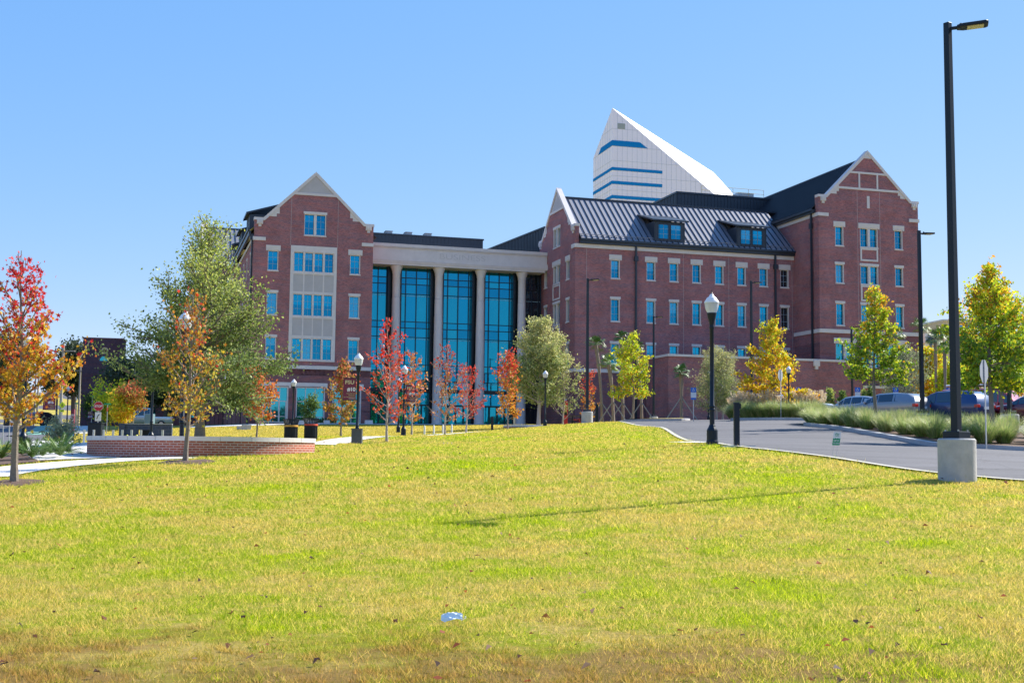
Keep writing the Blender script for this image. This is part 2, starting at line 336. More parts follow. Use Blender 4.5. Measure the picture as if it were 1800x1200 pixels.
# ================================================================ SETTING: ground
def lawn_nodes(nt, rnd=None):
    """colour of the turf from world position: green patches, straw patches, a worn thatchy strip near the front"""
    ge = nd(nt, 'ShaderNodeNewGeometry'); mp = nd(nt, 'ShaderNodeMapping'); mp.inputs['Scale'].default_value = (1, 1, 0); nt.links.new(ge.outputs['Position'], mp.inputs[0])
    def noise(s, d, r=.6, off=0):
        n = nd(nt, 'ShaderNodeTexNoise'); n.inputs['Scale'].default_value = s; n.inputs['Detail'].default_value = d; n.inputs['Roughness'].default_value = r
        m2 = nd(nt, 'ShaderNodeMapping'); m2.inputs['Location'].default_value = (off, off*.7, 0); nt.links.new(mp.outputs[0], m2.inputs[0]); nt.links.new(m2.outputs[0], n.inputs['Vector']); return n.outputs['Fac']
    def rng(src, a, b, c=0, d=1):
        m = nd(nt, 'ShaderNodeMapRange', interpolation_type='SMOOTHSTEP'); nt.links.new(src, m.inputs[0])
        for i, v in enumerate((a, b, c, d)): m.inputs[i+1].default_value = v
        return m.outputs[0]
    def mixc(f, a, b):
        m = nd(nt, 'ShaderNodeMix', data_type='RGBA'); nt.links.new(f, m.inputs['Factor'])
        for k, v in (('A', a), ('B', b)):
            if isinstance(v, tuple): m.inputs[k].default_value = (*v, 1)
            else: nt.links.new(v, m.inputs[k])
        return m.outputs['Result']
    def math_(op, a, b):
        m = nd(nt, 'ShaderNodeMath', operation=op)
        for i, v in enumerate((a, b)):
            if isinstance(v, (int, float)): m.inputs[i].default_value = v
            else: nt.links.new(v, m.inputs[i])
        return m.outputs[0]
    big = noise(.30, 4, .65); med = noise(1.3, 5, .7, 7); fin = noise(6, 3, .7, 3)
    s = math_('ADD', math_('MULTIPLY', big, .55), math_('MULTIPLY', med, .45))
    if rnd is not None: s = math_('ADD', s, math_('MULTIPLY', math_('SUBTRACT', rnd, .5), .22))
    else: s = math_('ADD', s, math_('MULTIPLY', math_('SUBTRACT', fin, .5), .22))
    f = rng(s, .44, .555)
    sy_ = nd(nt, 'ShaderNodeSeparateXYZ'); nt.links.new(ge.outputs['Position'], sy_.inputs[0]); f = math_('MAXIMUM', f, rng(math_('ADD', sy_.outputs[1], math_('MULTIPLY', big, 14)), 76, 92, 0, .8))
    return ge, mixc, rng, math_, noise, f
m = bpy.data.materials.new('turf_soil'); m.use_nodes = True; nt = m.node_tree; b = nt.nodes['Principled BSDF']; b.inputs['Roughness'].default_value = 1; b.inputs['Specular IOR Level'].default_value = .1
ge, mixc, rng, math_, noise, f = lawn_nodes(nt)
cc = mixc(f, (.27, .33, .015), (.50, .38, .12))
cc = mixc(rng(noise(14, 5, .8, 11), .35, .75), cc, (.30, .26, .02))
spx = nd(nt, 'ShaderNodeSeparateXYZ'); nt.links.new(ge.outputs['Position'], spx.inputs[0])
cc = mixc(rng(math_('ADD', spx.outputs[1], math_('MULTIPLY', noise(.55, 6, .75, 23), 9.0)), 12.9, 15.0, .8, 0), cc, (.24, .14, .05))
nt.links.new(cc, b.inputs['Base Color'])
bp = nd(nt, 'ShaderNodeBump'); bp.inputs['Strength'].default_value = 1; bp.inputs['Distance'].default_value = .05; nt.links.new(noise(18, 6, .8), bp.inputs['Height']); nt.links.new(bp.outputs[0], b.inputs['Normal'])
M_TURF = m
m = bpy.data.materials.new('grass_blade'); m.use_nodes = True; nt = m.node_tree; b = nt.nodes['Principled BSDF']; b.inputs['Roughness'].default_value = .6; b.inputs['Specular IOR Level'].default_value = .12
at = nd(nt, 'ShaderNodeAttribute', attribute_name='rnd')
ge, mixc, rng, math_, noise, f = lawn_nodes(nt, at.outputs['Fac'])
r_hi = rng(at.outputs['Fac'], .25, .9); g1 = mixc(r_hi, (.17, .30, .003), (.86, .92, .006)); g2 = mixc(r_hi, (.38, .31, .03), (.97, .75, .19))
cc = mixc(f, g1, g2)
sp = nd(nt, 'ShaderNodeSeparateXYZ'); nt.links.new(ge.outputs['Position'], sp.inputs[0])
worn = rng(math_('ADD', sp.outputs[1], math_('MULTIPLY', noise(.55, 6, .75, 23), 9.0)), 13.3, 15.4, 1, 0)
worn = math_('MULTIPLY', worn, rng(math_('ADD', sp.outputs[0], math_('MULTIPLY', noise(.7, 2, .6, 5), 2.0)), 1.0, 3.4, 1, .15))
worn = math_('MULTIPLY', worn, rng(noise(3.1, 4, .7, 41), .36, .56, .25, 1))
cc = mixc(math_('MULTIPLY', worn, math_('ADD', .6, math_('MULTIPLY', at.outputs['Fac'], .35))), cc, mixc(at.outputs['Fac'], (.26, .12, .035), (.60, .33, .10)))
nt.links.new(cc, b.inputs['Base Color'])
tr = nd(nt, 'ShaderNodeBsdfTranslucent'); nt.links.new(cc, tr.inputs[0]); mx = nd(nt, 'ShaderNodeMixShader'); mx.inputs[0].default_value = .5
nt.links.new(b.outputs[0], mx.inputs[1]); nt.links.new(tr.outputs[0], mx.inputs[2]); nt.links.new(mx.outputs[0], nt.nodes['Material Output'].inputs[0])
M_BLADE = m
# terrain: one sheet to the horizon
def axis(a, b, c, d, s):
    L = list(np.arange(b, c+.01, s)); e = s; x = b
    while x > a: e *= 1.25; x -= e; L.insert(0, x)
    e = s; x = c
    while x < d: e *= 1.25; x += e; L.append(x)
    return np.array(L)
gx = axis(-1500, -45, 55, 1500, 1.0); gy = axis(-300, 0, 132, 3200, 1.0)
XX, YY = np.meshgrid(gx, gy); ZZ = Tn(np.clip(XX, -260, 260), np.clip(YY, -100, 420))
# beyond the built-up area the land settles to gentle level ground
V = np.c_[XX.ravel(), YY.ravel(), ZZ.ravel()]; nx = len(gx); ny = len(gy)
idx = np.arange(nx*ny).reshape(ny, nx); Fq = np.stack([idx[:-1, :-1], idx[:-1, 1:], idx[1:, 1:], idx[1:, :-1]], -1).reshape(-1, 4)
me = bpy.data.meshes.new('ground'); me.from_pydata(V.tolist(), [], Fq.tolist()); me.materials.append(M_TURF); me.polygons.foreach_set('use_smooth', [True]*len(me.polygons)); me.update()
ground = bpy.data.objects.new('ground', me); col.objects.link(ground); ground['kind'] = 'structure'

# paths, road, parking (polygons given as picture column + depth, turned into places on the ground)
near_edge = gxy([(1085, 92), (1095, 78), (1125, 66), (1165, 57), (1195, 48), (1215, 42), (1228, 38.5), (1262, 35), (1293, 33.2), (1400, 30.6), (1467, 29.2), (1560, 27.4), (1640, 26.3), (1717, 25.6), (1800, 25.0), (2000, 24.0)])
near_edge = smooth_path(near_edge, 4)
rk = smooth_path(gxy([(1412, 64), (1428, 60), (1465, 55.5), (1510, 51), (1555, 47.5), (1605, 44), (1650, 41.5), (1720, 40.3), (1800, 39.8), (2000, 39)]), 5)   # kerb of right-hand bed
xr = 75.0
road_poly = near_edge + [(xr, 24.0), (xr, 105.0), (B(38, -14)[0]+2, 103.5), (G(1086, 100).x, 100.0)]
sheet('road', road_poly, M_ASPH, .03, 1.0, kind='structure')
# drive-in kerb strip and beds
def bed(name, poly, m=M_MULCH, h=.15, **tg): return sheet(name, poly, m, h, .7, .3, **tg)
def offset_in(poly_edge, d):
    out = []
    for i, p in enumerate(poly_edge):
        a = Vector(poly_edge[max(0, i-1)]); b = Vector(poly_edge[min(len(poly_edge)-1, i+1)]); t = (b-a).normalized(); out.append((p[0]-t.y*d, p[1]+t.x*d))
    return out
kin = offset_in(rk, .32)
kerb_poly = rk + kin[::-1]
sheet('kerb', kerb_poly, M_CONC, .17, .7, .2, kind='structure')
back = gxy([(2000, 51), (1800, 53), (1650, 56), (1560, 60.5), (1490, 64.5), (1440, 67), (1420, 66.5)])
bedB = kin + back
sheet('planting_bed', bedB, M_MULCH, .15, .7, .3, kind='structure')
fk = gxy([(1284, 74), (1300, 72.5), (1340, 71.5), (1390, 71), (1436, 71), (1448, 73)])
fk = smooth_path(fk, 4); bedA = offset_in(fk, .3)+gxy([(1448, 79), (1390, 80), (1330, 80), (1284, 79)])
sheet('kerb', fk+offset_in(fk, .3)[::-1], M_CONC, .17, .7, .2, kind='structure')
sheet('planting_bed', bedA, M_MULCH, .15, .7, .3, kind='structure')
isl = smooth_path(gxy([(1086, 88), (1100, 82), (1140, 79), (1190, 78.5), (1212, 80), (1210, 84)]), 4)
sheet('kerb', isl+gxy([(1205, 93), (1090, 96)]), M_CONC, .15, .7, .2, kind='structure')
M_DRY = mat('dry_grass_verge', (.40, .33, .12), .95, var=.3, vs_=5, bump=.6)
sheet('verge', offset_in(isl, .4)+gxy([(1203, 92), (1092, 95)]), M_DRY, .19, .7, kind='structure')
# concrete edge line of the road, small slab at the lamp, walks
ne_out = offset_in(near_edge, -.16)
M_EDGE = mat('kerb_edge_concrete', (.5, .47, .38), .9, var=.1)
sheet('kerb', near_edge+ne_out[::-1], M_EDGE, .045, .5, kind='structure')
slab = gxy([(1172, 36.4), (1225, 38.2), (1243, 37.8), (1262, 35.6), (1250, 35.0), (1205, 35.6)])
sheet('sidewalk', slab, M_WALK, .04, .5, kind='structure')
sheet('sidewalk', strip(smooth_path(gxy([(-60, 27.5), (0, 29.0), (80, 30.6), (180, 32.2), (240, 32.9), (290, 33.2), (318, 33.5)])), 1.9), M_WALK, .03, .5, kind='structure')
sheet('sidewalk', strip(smooth_path(gxy([(150, 33.5), (125, 36.5), (118, 41), (112, 47), (96, 56), (88, 66), (95, 80)])), 2.4), M_WALK, .045, .5, kind='structure')
sheet('sidewalk', strip(smooth_path(gxy([(548, 42), (575, 49), (625, 52.5), (655, 54)])), 1.6), M_WALK, .03, .5, kind='structure')
sheet('sidewalk', strip(smooth_path(gxy([(540, 54), (600, 58), (660, 62), (730, 68), (790, 74), (880, 84), (960, 100)])), 1.7), M_WALK, .03, .5, kind='structure')
sheet('sidewalk', strip([tuple(B(-6, -4)[:2]), tuple(B(10, -4)[:2]), tuple(B(34, -12)[:2])], 4.0), M_WALK, .03, 1, kind='structure')
sheet('sidewalk', strip(smooth_path(gxy([(135, 100), (133, 118), (150, 150), (170, 185)])), 4), M_WALK, .03, 1, kind='structure')
# street on the left climbing the hill
stp = smooth_path([(G(px, Y).x-12.0, float(Y)) for px, Y in ((-160, 52), (-20, 62), (66, 80), (94, 105), (112, 140), (124, 190), (132, 260), (140, 340))], 6)
sheet('street', strip(stp, 24), M_ASPH, .04, 1.5, kind='structure')
M_GREENL = mat('green_lane_paint', (.16, .34, .26), .8)
sheet('bike_lane', strip(smooth_path(gxy([(72, 96), (88, 130), (98, 165)])), 2.6), M_GREENL, .06, 1, kind='structure')
for i in range(6):
    a = G(20+i*11, 92+i*2.5); mb = MB(); mb.box(-.3, .3, -1.6, 1.6, 0, .006); o = mb.build('crosswalk_stripe', M_WHITE, kind='structure'); o.location = (a.x, a.y, T(a.x, a.y)+.07); o.rotation_euler = (0, 0, R(20))

# grass blades on the lawn (stuff)
def pip(x, y, poly):
    ins = np.zeros(len(x), bool); n = len(poly)
    for i in range(n):
        x1, y1 = poly[i-1]; x2, y2 = poly[i]
        c = ((y1 > y) != (y2 > y)) & (x < (x2-x1)*(y-y1)/((y2-y1) if y2 != y1 else 1e-9)+x1); ins ^= c
    return ins
rg = np.random.default_rng(5)
NB = 2100000
a, b_ = math.sqrt(7.6), math.sqrt(112)
Yb = (a+rg.random(NB)*(b_-a))**2
lim = .425*Yb+.8; Xb = (rg.random(NB)*2-1)*lim
# clumping
cl = (np.sin(Xb*5.1+np.sin(Yb*3.7)*1.7)+np.sin(Yb*6.3+np.sin(Xb*4.3)*2.1))*.25+.5
keep = rg.random(NB) < (.55+.45*cl)
clod = np.sin(Xb*7.3+2.1*np.sin(Yb*5.1+Xb*1.7))*np.sin(Yb*9.7+1.6*np.sin(Xb*6.1))
keep &= ~((Yb < 10.1+.7*np.sin(Xb*1.9)+.5*np.sin(Xb*4.3+1)) & (Xb < 2.2+np.sin(Yb*7)) & (clod > -.15) & (rg.random(NB) < .8))
wp = strip(smooth_path(gxy([(-60, 27.5), (0, 29.0), (80, 30.6), (180, 32.2), (240, 32.9), (290, 33.2), (318, 33.5)])), 1.9)
wp2 = strip(smooth_path(gxy([(548, 42), (575, 49), (625, 52.5), (655, 54)])), 1.6)
wp3 = strip(smooth_path(gxy([(540, 54), (600, 58), (660, 62), (730, 68), (790, 74), (880, 84), (960, 100)])), 1.7)
wp4 = strip(smooth_path(gxy([(150, 33.5), (125, 36.5), (118, 41), (112, 47), (96, 56), (88, 66), (95, 80)])), 2.4)
bedL = gxy([(-40, 30.5), (60, 32.2), (130, 33.8), (128, 37), (60, 38), (-40, 37)])
for pl in (road_poly, slab, wp, wp2, wp3, wp4, bedL, strip(stp, 24)): keep &= ~pip(Xb, Yb, pl)
Xb = Xb[keep]; Yb = Yb[keep]; n = len(Xb)
Zb = Tn(Xb, Yb)
hgt = (.020+.042*rg.random(n)**2)*(.8+.5*cl[keep])*np.where(rg.random(n) < .02, 1.9, 1)
fx = np.maximum(1, Yb/13); wd = .0026*fx*(.7+.7*rg.random(n)); hgt *= np.minimum(fx, 1.5)**.35
az = rg.random(n)*2*np.pi; ln = rg.normal(0, .75, (n, 2))*hgt[:, None]
px_ = np.cos(az)*wd; py_ = np.sin(az)*wd
V = np.empty((n, 3, 3)); V[:, 0] = np.c_[Xb-px_, Yb-py_, Zb-.005]; V[:, 1] = np.c_[Xb+px_, Yb+py_, Zb-.005]; V[:, 2] = np.c_[Xb+ln[:, 0], Yb+ln[:, 1], Zb+hgt]
grass = npmesh('lawn_grass', V.reshape(-1, 3), 3, M_BLADE)
ra = grass.data.attributes.new('rnd', 'FLOAT', 'POINT'); ra.data.foreach_set('value', np.repeat(rg.random(n), 3).astype(np.float32))
tag(grass, 'short sunlit lawn of yellow green and straw coloured grass', 'grass', kind='stuff')
# fallen leaves (stuff)
n = 520; Yl = (math.sqrt(8)+rg.random(n)*(math.sqrt(50)-math.sqrt(8)))**2; Xl = (rg.random(n)*2-1)*.43*Yl
k = ~pip(Xl, Yl, road_poly); Xl = Xl[k]; Yl = Yl[k]; n = len(Xl); Zl = Tn(Xl, Yl)+.03+.025*rg.random(n)
sz = .012+.022*rg.random(n)*(1+Yl/50); th = rg.random(n)*6.28; q = np.array([(-1, 0), (0, -.75), (1.2, 0), (0, .75)])
V = np.empty((n, 4, 3))
for i in range(4):
    x = q[i, 0]*sz; y = q[i, 1]*sz; V[:, i] = np.c_[Xl+x*np.cos(th)-y*np.sin(th), Yl+x*np.sin(th)+y*np.cos(th), Zl+rg.normal(0, .35, n)*sz+(.5*sz if i % 2 else 0)]
pal = np.array([(.10, .045, .02), (.16, .07, .03), (.34, .22, .14), (.06, .03, .02), (.30, .08, .03)])
npmesh('fallen_leaves', V.reshape(-1, 3), 4, M_LEAF, cols=pal[rg.integers(0, 5, n)]); tag(bpy.data.objects['fallen_leaves'], 'dry brown leaves scattered over the lawn', 'leaves', kind='stuff')
# ================================================================ the brick college building
bld = empty('brick_building', tuple(BO), AL, 'long red brick building with stone gables, dark metal roofs and a tall blue glass colonnade', 'building')
FLIPS = lambda u0: (lambda p: (u0+p[1], p[0], p[2]))      # along -> v, inward -> +u
FRONT = lambda v0: (lambda p: (p[0], v0+p[1], p[2]))
def wall_mb(mb, a0, a1, z0, z1, holes, shelf=None, inset=.95, apex=None, ctop=None):
    """wall in (along,0,z) plane with rectangular holes; optional gable above shelf"""
    A = sorted({a0, a1, *[h[0] for h in holes], *[h[1] for h in holes]}); top = z1 if shelf is None else apex[1]
    Zs = sorted({z0, top, *( [shelf] if shelf else []), *[h[2] for h in holes], *[h[3] for h in holes]})
    def inside(a, z): return any(h[0] < a < h[1] and h[2] < z < h[3] for h in holes)
    for i in range(len(A)-1):
        for j in range(len(Zs)-1):
            x0, x1, y0, y1 = A[i], A[i+1], Zs[j], Zs[j+1]
            if inside((x0+x1)/2, (y0+y1)/2): continue
            q = [(x0, y0), (x1, y0), (x1, y1), (x0, y1)]
            if shelf and y0 >= shelf-1e-6:
                sl_ = lambda p: min((p[0]-(a0+inset))/(apex[0]-a0-inset), ((a1-inset)-p[0])/(a1-inset-apex[0]))*(apex[1]-shelf)+shelf
                for side in (0, 1):
                    def g(p, side=side):
                        s_ = ((p[0]-(a0+inset))/(apex[0]-a0-inset) if side == 0 else ((a1-inset)-p[0])/(a1-inset-apex[0]))*(apex[1]-shelf)+shelf
                        return s_-p[1]
                    out = []
                    for k in range(len(q)):
                        a, b = q[k-1], q[k]; ga, gb = g(a), g(b)
                        if (ga >= 0) != (gb >= 0): t = ga/(ga-gb); out.append((a[0]+(b[0]-a[0])*t, a[1]+(b[1]-a[1])*t))
                        if gb >= 0: out.append(b)
                    q = out
                    if len(q) < 3: break
                if len(q) < 3: continue
            mb.add([(p[0], 0, p[1]) for p in q], [tuple(range(len(q)))])
GR = random.Random(77)
def window(tf, a0, a1, z0, z1, lint='plain', lights=1, dark=False, rec=.24, mun=(2, 3), parent=bld, frame_m=None, glass=None, sill=True, lw=.13):
    """stone-lined window opening: frame (with lintel and sill) > pane"""
    mb = MB(tf); fr = .07; ft = .05
    mb.box(a0, a0+.045, 0.002, rec+.06, z0, z1); mb.box(a1-.07, a1, -.012, rec+.06, z0, z1); mb.box(a0+.045, a1-.07, .002, rec+.06, z1-.07, z1); mb.box(a0+.045, a1-.07, .002, rec+.06, z0, z0+.05)
    if lights > 1:
        for k in range(1, lights):
            c = a0+(a1-a0)*k/lights; mb.box(c-.13, c+.13, -.01, rec+.05, z0+.05, z1-.07)
    if lint == 'fancy':
        mb.box(a0-.2, a1+.2, -.08, .03, z1+.10, z1+.50); mb.box(a0-.2, a0-.03, -.075, .03, z1-.05, z1+.10); mb.box(a1+.03, a1+.2, -.075, .03, z1-.05, z1+.10)
        mb.box(a0-.03, a1+.03, -.045, .03, z1, z1+.10); mb.box(a0-.06, a1+.06, -.11, -.078, z1+.36, z1+.44)
    elif lint == 'plain': mb.box(a0-.1, a1+.1, -.05, .03, z1, z1+.24)
    if sill: mb.box(a0-.04, a1+.06, -.07, .03, z0-.12, z0)
    w_ = mb.build('window', frame_m or M_STONE, parent)
    g = MB(tf); span = (a1-a0)/lights
    for k in range(lights):
        xa, xb = a0+span*k+.03, a0+span*(k+1)-.03; t = z0+(z1-z0)*GR.choice((0, .35, .5, .5, .62, 1)); q = GR.random(); up = 0 if q < .62 else 1
        for za, zb, mi in ((z0, t, 2), (t, z1, up)):
            if zb-za > .01: g.mi = mi; g.add([(xa, rec, za), (xb, rec, za), (xb, rec, zb), (xa, rec, zb)], [(0, 1, 2, 3)])
    g.build('pane', glass or (M_GLASSD if dark else [M_GLASS, M_GLASSP, M_GLASSB]), w_)
    mm = MB(tf)
    for k in range(lights):
        b0 = a0+span*k+.05+(.1 if lights > 1 and k else 0); b1 = a0+span*(k+1)-.07-(.1 if lights > 1 and k < lights-1 else 0)
        for i in range(1, mun[0]): c = b0+(b1-b0)*i/mun[0]; mm.box(c-.014, c+.014, rec-.02, rec-.004, z0+.05, z1-.07)
        for j in range(1, mun[1]): c = z0+(z1-z0)*j/mun[1]; mm.box(b0, b1, rec-.024, rec-.008, c-.014, c+.014)
    if mm.v: mm.build('muntin', M_MUNT, w_)
    return w_
def parts(name, m, tf, boxes, parent=bld):
    for b in boxes: q = MB(tf); q.box(*b); q.build(name, m, parent)
def gable_coping(tf, a0, a1, shelf, apex, inset, back=.7, th=.28, parent=bld, over=.1, kneel=True, corb=True):
    mb = MB(tf); sl0 = (a0+inset, shelf)
    def seg(p, q, t=th):      # beam between p and q in (a,z), thickness t below
        d = Vector((q[0]-p[0], q[1]-p[1])).normalized(); n = Vector((-d.y, d.x))
        if n.y < 0: n = -n
        lo = .10
        P = [(p[0]-n.x*lo, -over, p[1]-n.y*lo), (q[0]-n.x*lo, -over, q[1]-n.y*lo), (q[0]+n.x*(t-lo), -over, q[1]+n.y*(t-lo)), (p[0]+n.x*(t-lo), -over, p[1]+n.y*(t-lo))]
        mb.prism(P, (0, back, 0))
    ap = apex
    seg(sl0, ap); seg((a1-inset, shelf), ap)
    mb.box(a0-.06, a0+inset+.05, -over-.01, back-.1, shelf-.12, shelf+.14); mb.box(a1-inset-.05, a1+.06, -over-.01, back-.1, shelf-.12, shelf+.14)
    mb.prism([(ap[0]-.2, -over-.003, ap[1]-.05), (ap[0]+.2, -over-.003, ap[1]-.05), (ap[0], -over-.003, ap[1]+.26)], (0, back+.004, 0))
    mb.build('gable_coping', M_STONE, parent)
    if kneel:
        for s_ in (1, -1):
            k = MB(tf)
            e = a0+inset if s_ == 1 else a1-inset; sl = (ap[1]-shelf)/(ap[0]-a0-inset)
            P = lambda da, z: (e+s_*da, -.03, shelf+z)
            k.prism([P(.36, .36*sl-.02), P(.36, .32), P(1.15, .32), P(1.15, .62), P(1.42, .62), P(1.42, .94), P(1.42, 1.42*sl-.02)], (0, .06, 0))
            k.build('kneeler_stone', M_STONE, parent)
    if corb:
        for c in (a0+.5, a1-.5):
            k = MB(tf); k.box(c-.29, c+.29, -.2, .02, shelf-.52, shelf-.13); k.box(c-.14, c+.14, -.14, .02, shelf-.76, shelf-.525); k.box(c-.18, c-.1, -.27, -.202, shelf-.45, shelf-.1); k.box(c+.1, c+.18, -.27, -.202, shelf-.45, shelf-.1)
            k.box(c-.1, c+.1, -.215, -.202, shelf-.42, shelf-.2); k.build('corbel', M_STONE, parent)
Z0 = 3.0
# ---------- left gable wing
LWW = 11.67; tf = FRONT(0)
holes = []
cw = [(3.86, 4.86), (4.90, 5.80), (5.84, 6.78), (6.84, 7.80)]
rows = [(19.03, 20.97), (14.70, 16.85), (10.42, 12.52)]
for zz in rows: holes.append((3.55, 8.05, zz[0]-.01, zz[1]+.01))
for zz, lt in zip(rows, ('fancy', 'plain', 'plain')):
    holes += [(1.36, 2.36, zz[0], zz[1]), (9.39, 10.40, zz[0], zz[1])]
holes.append((4.80, 6.92, 22.68, 24.78))
GW = [(1.25, 3.68), (4.42, 7.22), (7.95, 10.78)]
for g in GW: holes.append((g[0], g[1], 4.25, 7.74))
mb = MB(tf); wall_mb(mb, 0, LWW, 9.65, 24.0, holes, 24.0, .95, (5.83, 28.75)); mb.build('wall', M_BRK, bld)
hg = [h for h in holes if h[3] < 9]; mb = MB(tf)
zc = [Z0, 4.9, 6.05, 7.2, 8.35, 9.5]
wall_mb(mb, 0, LWW, Z0, 9.6, hg); mb.build('base_wall', M_BRK2, bld)
mb = MB(tf)
for z in zc[1:-1]:
    xs = [0]+[v for g in GW for v in g]+[LWW] if z < 7.8 else [0, LWW]
    for i in range(0, len(xs), 2): mb.box(xs[i]-(.03 if i == 0 else 0), xs[i+1], -.035, .0, z-.52, z+.52)
mb.build('rusticated_brick_course', M_BRK2, bld)
parts('stone_band', M_STONE, tf, [(-.08, LWW+.02, -.09, .05, 9.5, 9.84), (-.12, 1.1, -.1, .03, 21.88, 22.22), (10.52, LWW+.02, -.1, .03, 21.88, 22.22)])
for zz, lt in zip(rows, ('fancy', 'plain', 'plain')):
    window(tf, 1.36, 2.36, *zz, lt); window(tf, 9.39, 10.40, *zz, lt)
    for q in cw: window(tf, q[0]+.02, q[1]-.02, zz[0], zz[1], None, sill=False)
mb = MB(tf); mb.box(3.55, 3.86, -.06, .05, 10.25, 21.58); mb.box(7.8, 8.08, -.06, .05, 10.25, 21.58); mb.box(3.86, 7.8, -.06, .05, 20.98, 21.58)
mb.box(3.86, 7.8, -.06, .05, 10.25, 10.41)
for z in (18.78, 14.46): mb.box(3.86, 7.8, -.07, .05, z, z+.24)
for z in (16.86, 12.54): mb.box(3.86, 7.8, -.055, .05, z, z+.22)
for c in (4.88, 6.81): mb.box(c-.07, c+.07, -.05, .25, 10.41, 20.98)
mb.box(5.78, 5.86, -.02, .25, 10.41, 20.98)
mb.build('stone_window_surround', M_STONE, bld)
parts('spandrel_panel', M_STONE2, tf, [(c0, c1, -.01, .06, z0, z1) for z0, z1 in ((17.08, 18.78), (12.76, 14.46)) for c0, c1 in ((3.86, 4.81), (4.95, 6.74), (6.88, 7.8))])
window(tf, 4.80, 6.92, 22.68, 24.78, 'plain', lights=2)
mb = MB(tf); mb.prism([(3.6, -.02, 26.66), (8.06, -.02, 26.66), (5.83, -.02, 28.72)], (0, .03, 0)); mb.build('gable_panel', M_STONE2, bld)
mb = MB(tf); mb.box(3.72, 7.94, -.09, .03, 26.62, 26.86); mb.build('gable_beam', M_STONE, bld)
gable_coping(tf, 0, LWW, 24.0, (5.83, 28.78), .95)
for gi, g in enumerate(GW):
    mb = MB(tf); z0, z1 = 4.25, 7.74; nn = 3; mb.box(g[0], g[0]+.1, 0, .3, z0, z1); mb.box(g[1]-.12, g[1], -.01, .3, z0, z1); mb.box(g[0]+.1, g[1]-.12, 0, .3, z1-.1, z1); mb.box(g[0]+.1, g[1]-.12, 0, .3, z0, z0+.12)
    for k in range(1, nn): c = g[0]+(g[1]-g[0])*k/nn; mb.box(c-.04, c+.04, .14, .26, z0+.12, z1-.1)
    mb.box(g[0]+.1, g[1]-.12, .15, .24, 6.3, 6.38); mb.box(g[0]+.1, g[1]-.12, .15, .24, 4.82, 4.9)
    mb.box(g[0]-.22, g[1]+.22, -.09, .02, z1+.06, z1+.42); mb.box(g[0]-.22, g[0]-.04, -.085, .02, z1-.12, z1+.06); mb.box(g[1]+.04, g[1]+.22, -.085, .02, z1-.12, z1+.06)
    if gi == 0: mb.box(g[1]-.92, g[1]-.8, .12, .26, z0+.12, 6.3); mb.box(g[1]-.24, g[1]-.125, .12, .26, z0+.12, 6.3)
    w_ = mb.build('storefront_window', M_STONE, bld)
    p = MB(tf); p.add([(g[0], .2, z0), (g[1], .2, z0), (g[1], .2, z1), (g[0], .2, z1)], [(0, 1, 2, 3)]); p.build('pane', M_GLASSG, w_)
parts('expansion_joint', M_STONE2, tf, [(3.5, 3.525, -.004, .01, 21.6, 26.5), (8.1, 8.125, -.004, .01, 21.6, 26.5)])
# side walls, roof and dormers of left wing
mb = MB(); mb.poly([(LWW, 0, Z0), (LWW, 6, Z0), (LWW, 6, 22.5), (LWW, .35, 24), (LWW, 0, 24)])
wl = [(3.2+4.2*i, 4.0+4.2*i) for i in range(9)]; hs = [(a, b, z0, z1) for a, b in wl for z0, z1 in rows]
mb.tf = FLIPS(0); wall_mb(mb, 0, 42, Z0, 22.5, hs); mb.tf = None; mb.box(.0, .5, 0.004, .6, 22.5, 23.9); mb.build('side_wall', M_BRK, bld)
for h in hs[:18]: window(FLIPS(0), *h, 'plain')
mb = MB(); e = 22.9; rz = 28.1
mb.poly([(-.45, .5, e), (5.83, .5, rz), (5.83, 42, rz), (-.45, 42, e)]); mb.poly([(12.1, .5, e), (5.83, .5, rz), (5.83, 42, rz), (12.1, 42, e)])
mb.build('gable_roof', M_ROOF, bld)
mb = MB(); mb.box(-.62, -.44, .3, 42, 22.85, 23.05); mb.box(-.5, -.3, .3, 42, 22.4, 22.85); mb.build('gutter', M_ROOF, bld)
mb = MB(); mb.box(-.12, 0, .2, 42, 21.95, 22.3); mb.build('stone_band', M_STONE, bld)
mb = MB(); mb.tube([(-.15, .5, 22.6), (-.15, .5, 4)], .09, 8); mb.box(-.35, 0, .3, .7, 22.0, 22.5); mb.build('downpipe', M_ROOF, bld)
for v in (3.2, 13.2, 23.2):
    mb = MB(); mb.box(-.25, 3.0, v, v+3.6, 23.0, 25.0); mb.prism([(-.6, v-.3, 24.95), (3.6, v-.3, 26.3), (3.6, v-.3, 26.45), (-.6, v-.3, 25.15)], (0, 4.2, 0)); d = mb.build('dormer', M_ROOF, bld)
    window(FLIPS(-.27), v+.5, v+3.1, 23.4, 24.8, None, lights=2, rec=.02, parent=d, frame_m=M_ROOF, sill=False)
# ---------- far left wing (roof slope facing the lawn)
def seamed_roof(name, P, nrm, a0, a1, pitch=.62, m=M_ROOFL, m2=M_ROOF, h=.09, wseam=.055):
    """P(a, t): point on slope; standing seams from t=0 (eave) to t=1 (ridge)"""
    mb = MB(); mb.poly([P(a0, 0), P(a1, 0), P(a1, 1), P(a0, 1)]); o = mb.build(name, m, bld)
    s = MB(); n = Vector(nrm)*h; k = int((a1-a0)/pitch)
    for i in range(k+1):
        a = a0+.04+i*pitch
        if a > a1-.04: break
        p0, p1, q0, q1 = Vector(P(a-wseam/2, 0)), Vector(P(a+wseam/2, 0)), Vector(P(a-wseam/2, 1)), Vector(P(a+wseam/2, 1))
        s.add([p0, p1, q1, q0, p0+n, p1+n, q1+n, q0+n], [(4, 5, 6, 7), (0, 1, 5, 4), (0, 4, 7, 3), (1, 2, 6, 5)])
    s.build('standing_seam', m2, o); return o
